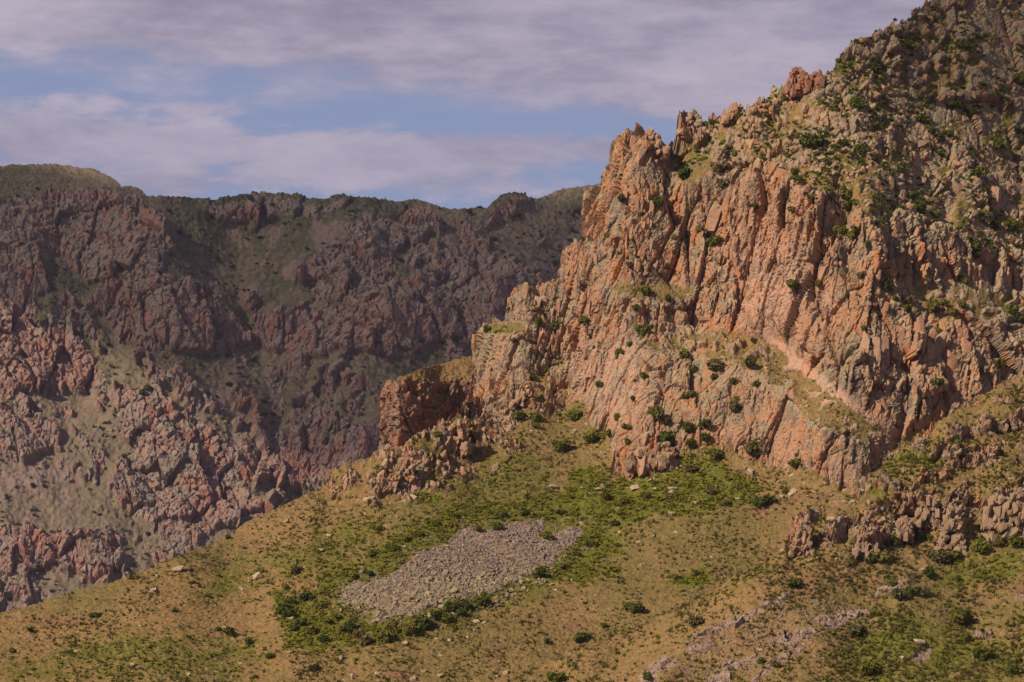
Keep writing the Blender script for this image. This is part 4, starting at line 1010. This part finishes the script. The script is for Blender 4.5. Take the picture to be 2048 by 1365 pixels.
def stem_mesh():
    V, T = [], []
    for i in range(5):
        a = i * 1.257; b = len(V); tip = np.array([math.cos(a) * .4, math.sin(a) * .4, .75])
        for q in range(3): V.append((math.cos(q * 2.09) * .06, math.sin(q * 2.09) * .06, -.1))
        V.append(tuple(tip)); T += [[b, b + 1, b + 3], [b + 1, b + 2, b + 3], [b + 2, b, b + 3]]
    me = mesh_np('stem', np.array(V), np.array(T).ravel(), 3)
    m = bpy.data.materials.new('twig_bark'); m.use_nodes = True; g = NT(m.node_tree); P = g.new('ShaderNodeNewGeometry').outputs['Position']
    g.put(g.n['Principled BSDF'].inputs['Base Color'], g.mix(g.noise(P, 6, 2), (.07, .05, .035), (.13, .10, .075))); me.materials.append(m)
    return me
STEM = stem_mesh()
place_individuals([(b[0], b[1], b[2], C if len(b) > 3 else B) for b in BUSH_PX], bush_kind, make_bush, 'bush', 'bushes on the near hills')

STONE_PX = [(705, 1352, 20), (690, 1362, 13), (755, 1346, 13), (756, 1361, 8), (800, 1317, 8), (1011, 1346, 16), (996, 1325, 13), (991, 1353, 9), (878, 1349, 13), (822, 1355, 16), (938, 1279, 13), (950, 1263, 10), (952, 1242, 14), (968, 1244, 11), (970, 1221, 9), (1109, 1178, 9),
            (1103, 1168, 8), (1141, 1160, 10), (1055, 1158, 15), (655, 1068, 14), (737, 1003, 22), (831, 996, 26), (897, 1283, 9), (872, 1279, 8), (809, 1287, 15), (848, 1339, 10), (681, 1319, 16), (1389, 1007, 18), (1344, 977, 17), (1340, 986, 11), (1309, 980, 12), (1269, 977, 19),
            (1195, 983, 13), (1342, 1028, 14), (1473, 996, 10), (1497, 942, 18), (1162, 1048, 10), (1105, 976, 18), (1583, 984, 18), (1560, 992, 10), (1160, 979, 9), (1277, 1082, 9), (1307, 1073, 7), (512, 1156, 22), (481, 1179, 19), (497, 1165, 14), (356, 1143, 26), (305, 1180, 15),
            (59, 1270, 10), (569, 1043, 12), (312, 1154, 9), (281, 1255, 10), (266, 1332, 14), (478, 1331, 12), (576, 1306, 12), (448, 1256, 10), (378, 1348, 11), (580, 1238, 15), (1682, 1010, 20, 1), (1663, 1063, 18, 1), (1704, 1009, 14, 1), (1842, 1142, 10, 1), (1835, 1292, 22, 1),
            (1804, 1318, 13, 1), (1669, 1120, 8, 1), (1564, 1104, 12, 1), (1520, 1294, 14, 1), (1240, 1064, 10), (1350, 1066, 9), (1420, 1110, 9), (1280, 1130, 8), (1190, 1190, 8), (640, 1100, 10), (430, 1210, 9), (150, 1300, 9), (880, 1310, 8)]
def stone_kind(it):
    return ('big' if it[2] >= 16 else 'middling' if it[2] >= 11 else 'small') + ' pale angular boulder'
def make_stone(it, label, cat, group):
    px, py, w, sh = it
    r = random.Random(int(px * 17 + py)); P, N, _ = sh.at(np.array(float(px)), np.array(float(py))); R_ = w * P[1] / FPX * .55
    up = np.array([[N[0] * .6 + r.gauss(0, .25), N[1] * .6 + r.gauss(0, .25), 1.]])
    R = frames(up, 0, np.array([r.uniform(-.6, .6)]))[0]
    place('boulder', proto_mesh('boulder', ROCKS, r.randrange(len(ROCKS)), MAT_BOULDER), P + np.array([0, 0, .12 * R_]), R, (R_, R_ * r.uniform(.6, .9), R_ * r.uniform(.4, .65)), label=label, category=cat, group=group)
place_individuals([(b[0], b[1], b[2], C if len(b) > 3 else B) for b in STONE_PX], stone_kind, make_stone, 'boulder', 'loose boulders on the turf')

scrubA = np.clip(1 - A.rock * .8, 0, 1) * smooth(pnoise(44, 4, 421), .44, .60) * smooth(GY - A_top, 12, 60)
cover_field('scrub', A, scrubA, 2600, .5, 1.5, CLUMPS, MAT_FARBUSH, 37, 'dark low scrub sprinkled over the far mountain slopes', .8, cat='scrub')
def far_bushes():
    r = random.Random(3); k = 0
    fixed = [(412, 440), (418, 436), (497, 418), (885, 688), (905, 690), (755, 690), (840, 690), (1145, 432), (1155, 428), (960, 415), (265, 1130), (300, 790), (285, 800), (760, 715)]
    while k < 150:
        if k < len(fixed): px, py = fixed[k]
        else:
            px, py = r.uniform(0, 1190), r.uniform(400, 1160)
            if float(sample(A.rock, px, py)) > .55 or (py < 420 and px < 260): continue
        P, N, ok = A.at(np.array(px), np.array(py)); k += 1
        if not ok: continue
        s_ = r.uniform(5, 11) * P[1] / FPX * (.8 if k > len(fixed) else 1.1); a = r.uniform(0, 6.28)
        place('distant_bush', proto_mesh('distant_bush', BUSHES, r.randrange(len(BUSHES)), MAT_FARBUSH), P - np.array([0, 0, .2 * s_]), [[math.cos(a), -math.sin(a), 0], [math.sin(a), math.cos(a), 0], [0, 0, 1]], (s_, s_, s_ * r.uniform(.7, 1.1)),
              label='tiny dark bush dotting the shaded far mountain', category='bush', group='bushes on the far mountain')
far_bushes()

# ================================================================== the bird
def bird():
    P = unproject(960., 305., 1250.)
    V = [(0, -.30, 0), (.06, -.1, .03), (-.06, -.1, .03), (0, -.05, -.06), (.05, .18, .02), (-.05, .18, .02), (.11, .38, .02), (-.11, .38, .02), (.30, -.14, .08), (.28, .10, .07), (.62, .0, .04), (.66, .12, .03),
         (-.30, -.14, .08), (-.28, .10, .07), (-.62, .0, .04), (-.66, .12, .03), (0, .2, -.03)]
    F = [(0, 1, 2), (0, 3, 1), (0, 2, 3), (1, 4, 2), (2, 4, 5), (3, 16, 1), (1, 16, 4), (3, 2, 16), (2, 5, 16), (4, 6, 5), (5, 6, 7), (16, 6, 4), (16, 5, 7), (16, 7, 6),
         (1, 8, 4), (8, 9, 4), (8, 10, 9), (10, 11, 9), (2, 5, 12), (12, 5, 13), (12, 13, 14), (14, 13, 15)]
    me = mesh_np('bird', np.array(V), np.array(F).ravel(), 3)
    m = bpy.data.materials.new('bird_feather'); m.use_nodes = True; g = NT(m.node_tree)
    g.put(g.n['Principled BSDF'].inputs['Base Color'], g.mix(g.noise(g.new('ShaderNodeTexCoord').outputs['Object'], 9, 2), (.02, .017, .015), (.05, .042, .036)))
    o = link('bird', me, m, label='dark bird soaring in the sky above the far ridge', category='bird'); o.location = P
bird()


# ================================================================== haze: the valley air
def haze():
    import bmesh
    bm = bmesh.new(); bmesh.ops.create_cube(bm, size=1.0); me = bpy.data.meshes.new('haze'); bm.to_mesh(me); bm.free()
    m = bpy.data.materials.new('valley_air'); m.use_nodes = True; g = NT(m.node_tree); g.n.clear()
    v = g.new('ShaderNodeVolumePrincipled'); v.inputs['Color'].default_value = (.74, .70, 1.0, 1); v.inputs['Density'].default_value = HAZE; v.inputs['Anisotropy'].default_value = .2
    o = g.new('ShaderNodeOutputMaterial'); g.l.new(v.outputs[0], o.inputs['Volume'])
    h = link('haze', me, m, kind='stuff'); h.location = (0, 0, 85); h.scale = (12600, 12600, 400)
HAZE = 0.00004
haze()

cloud('cloud', [B.at(np.array(x), np.array(y))[0] for x, y in ((1760, 90), (1850, 200), (1960, 290), (2150, 340), (2300, 330), (2300, 0), (2100, -60), (1900, -20))], 1400.0, 'thin cloud sheet added out of view to dim the top right slope', 8, .38)  # unseen sheet added towards the sun to darken the top right slope
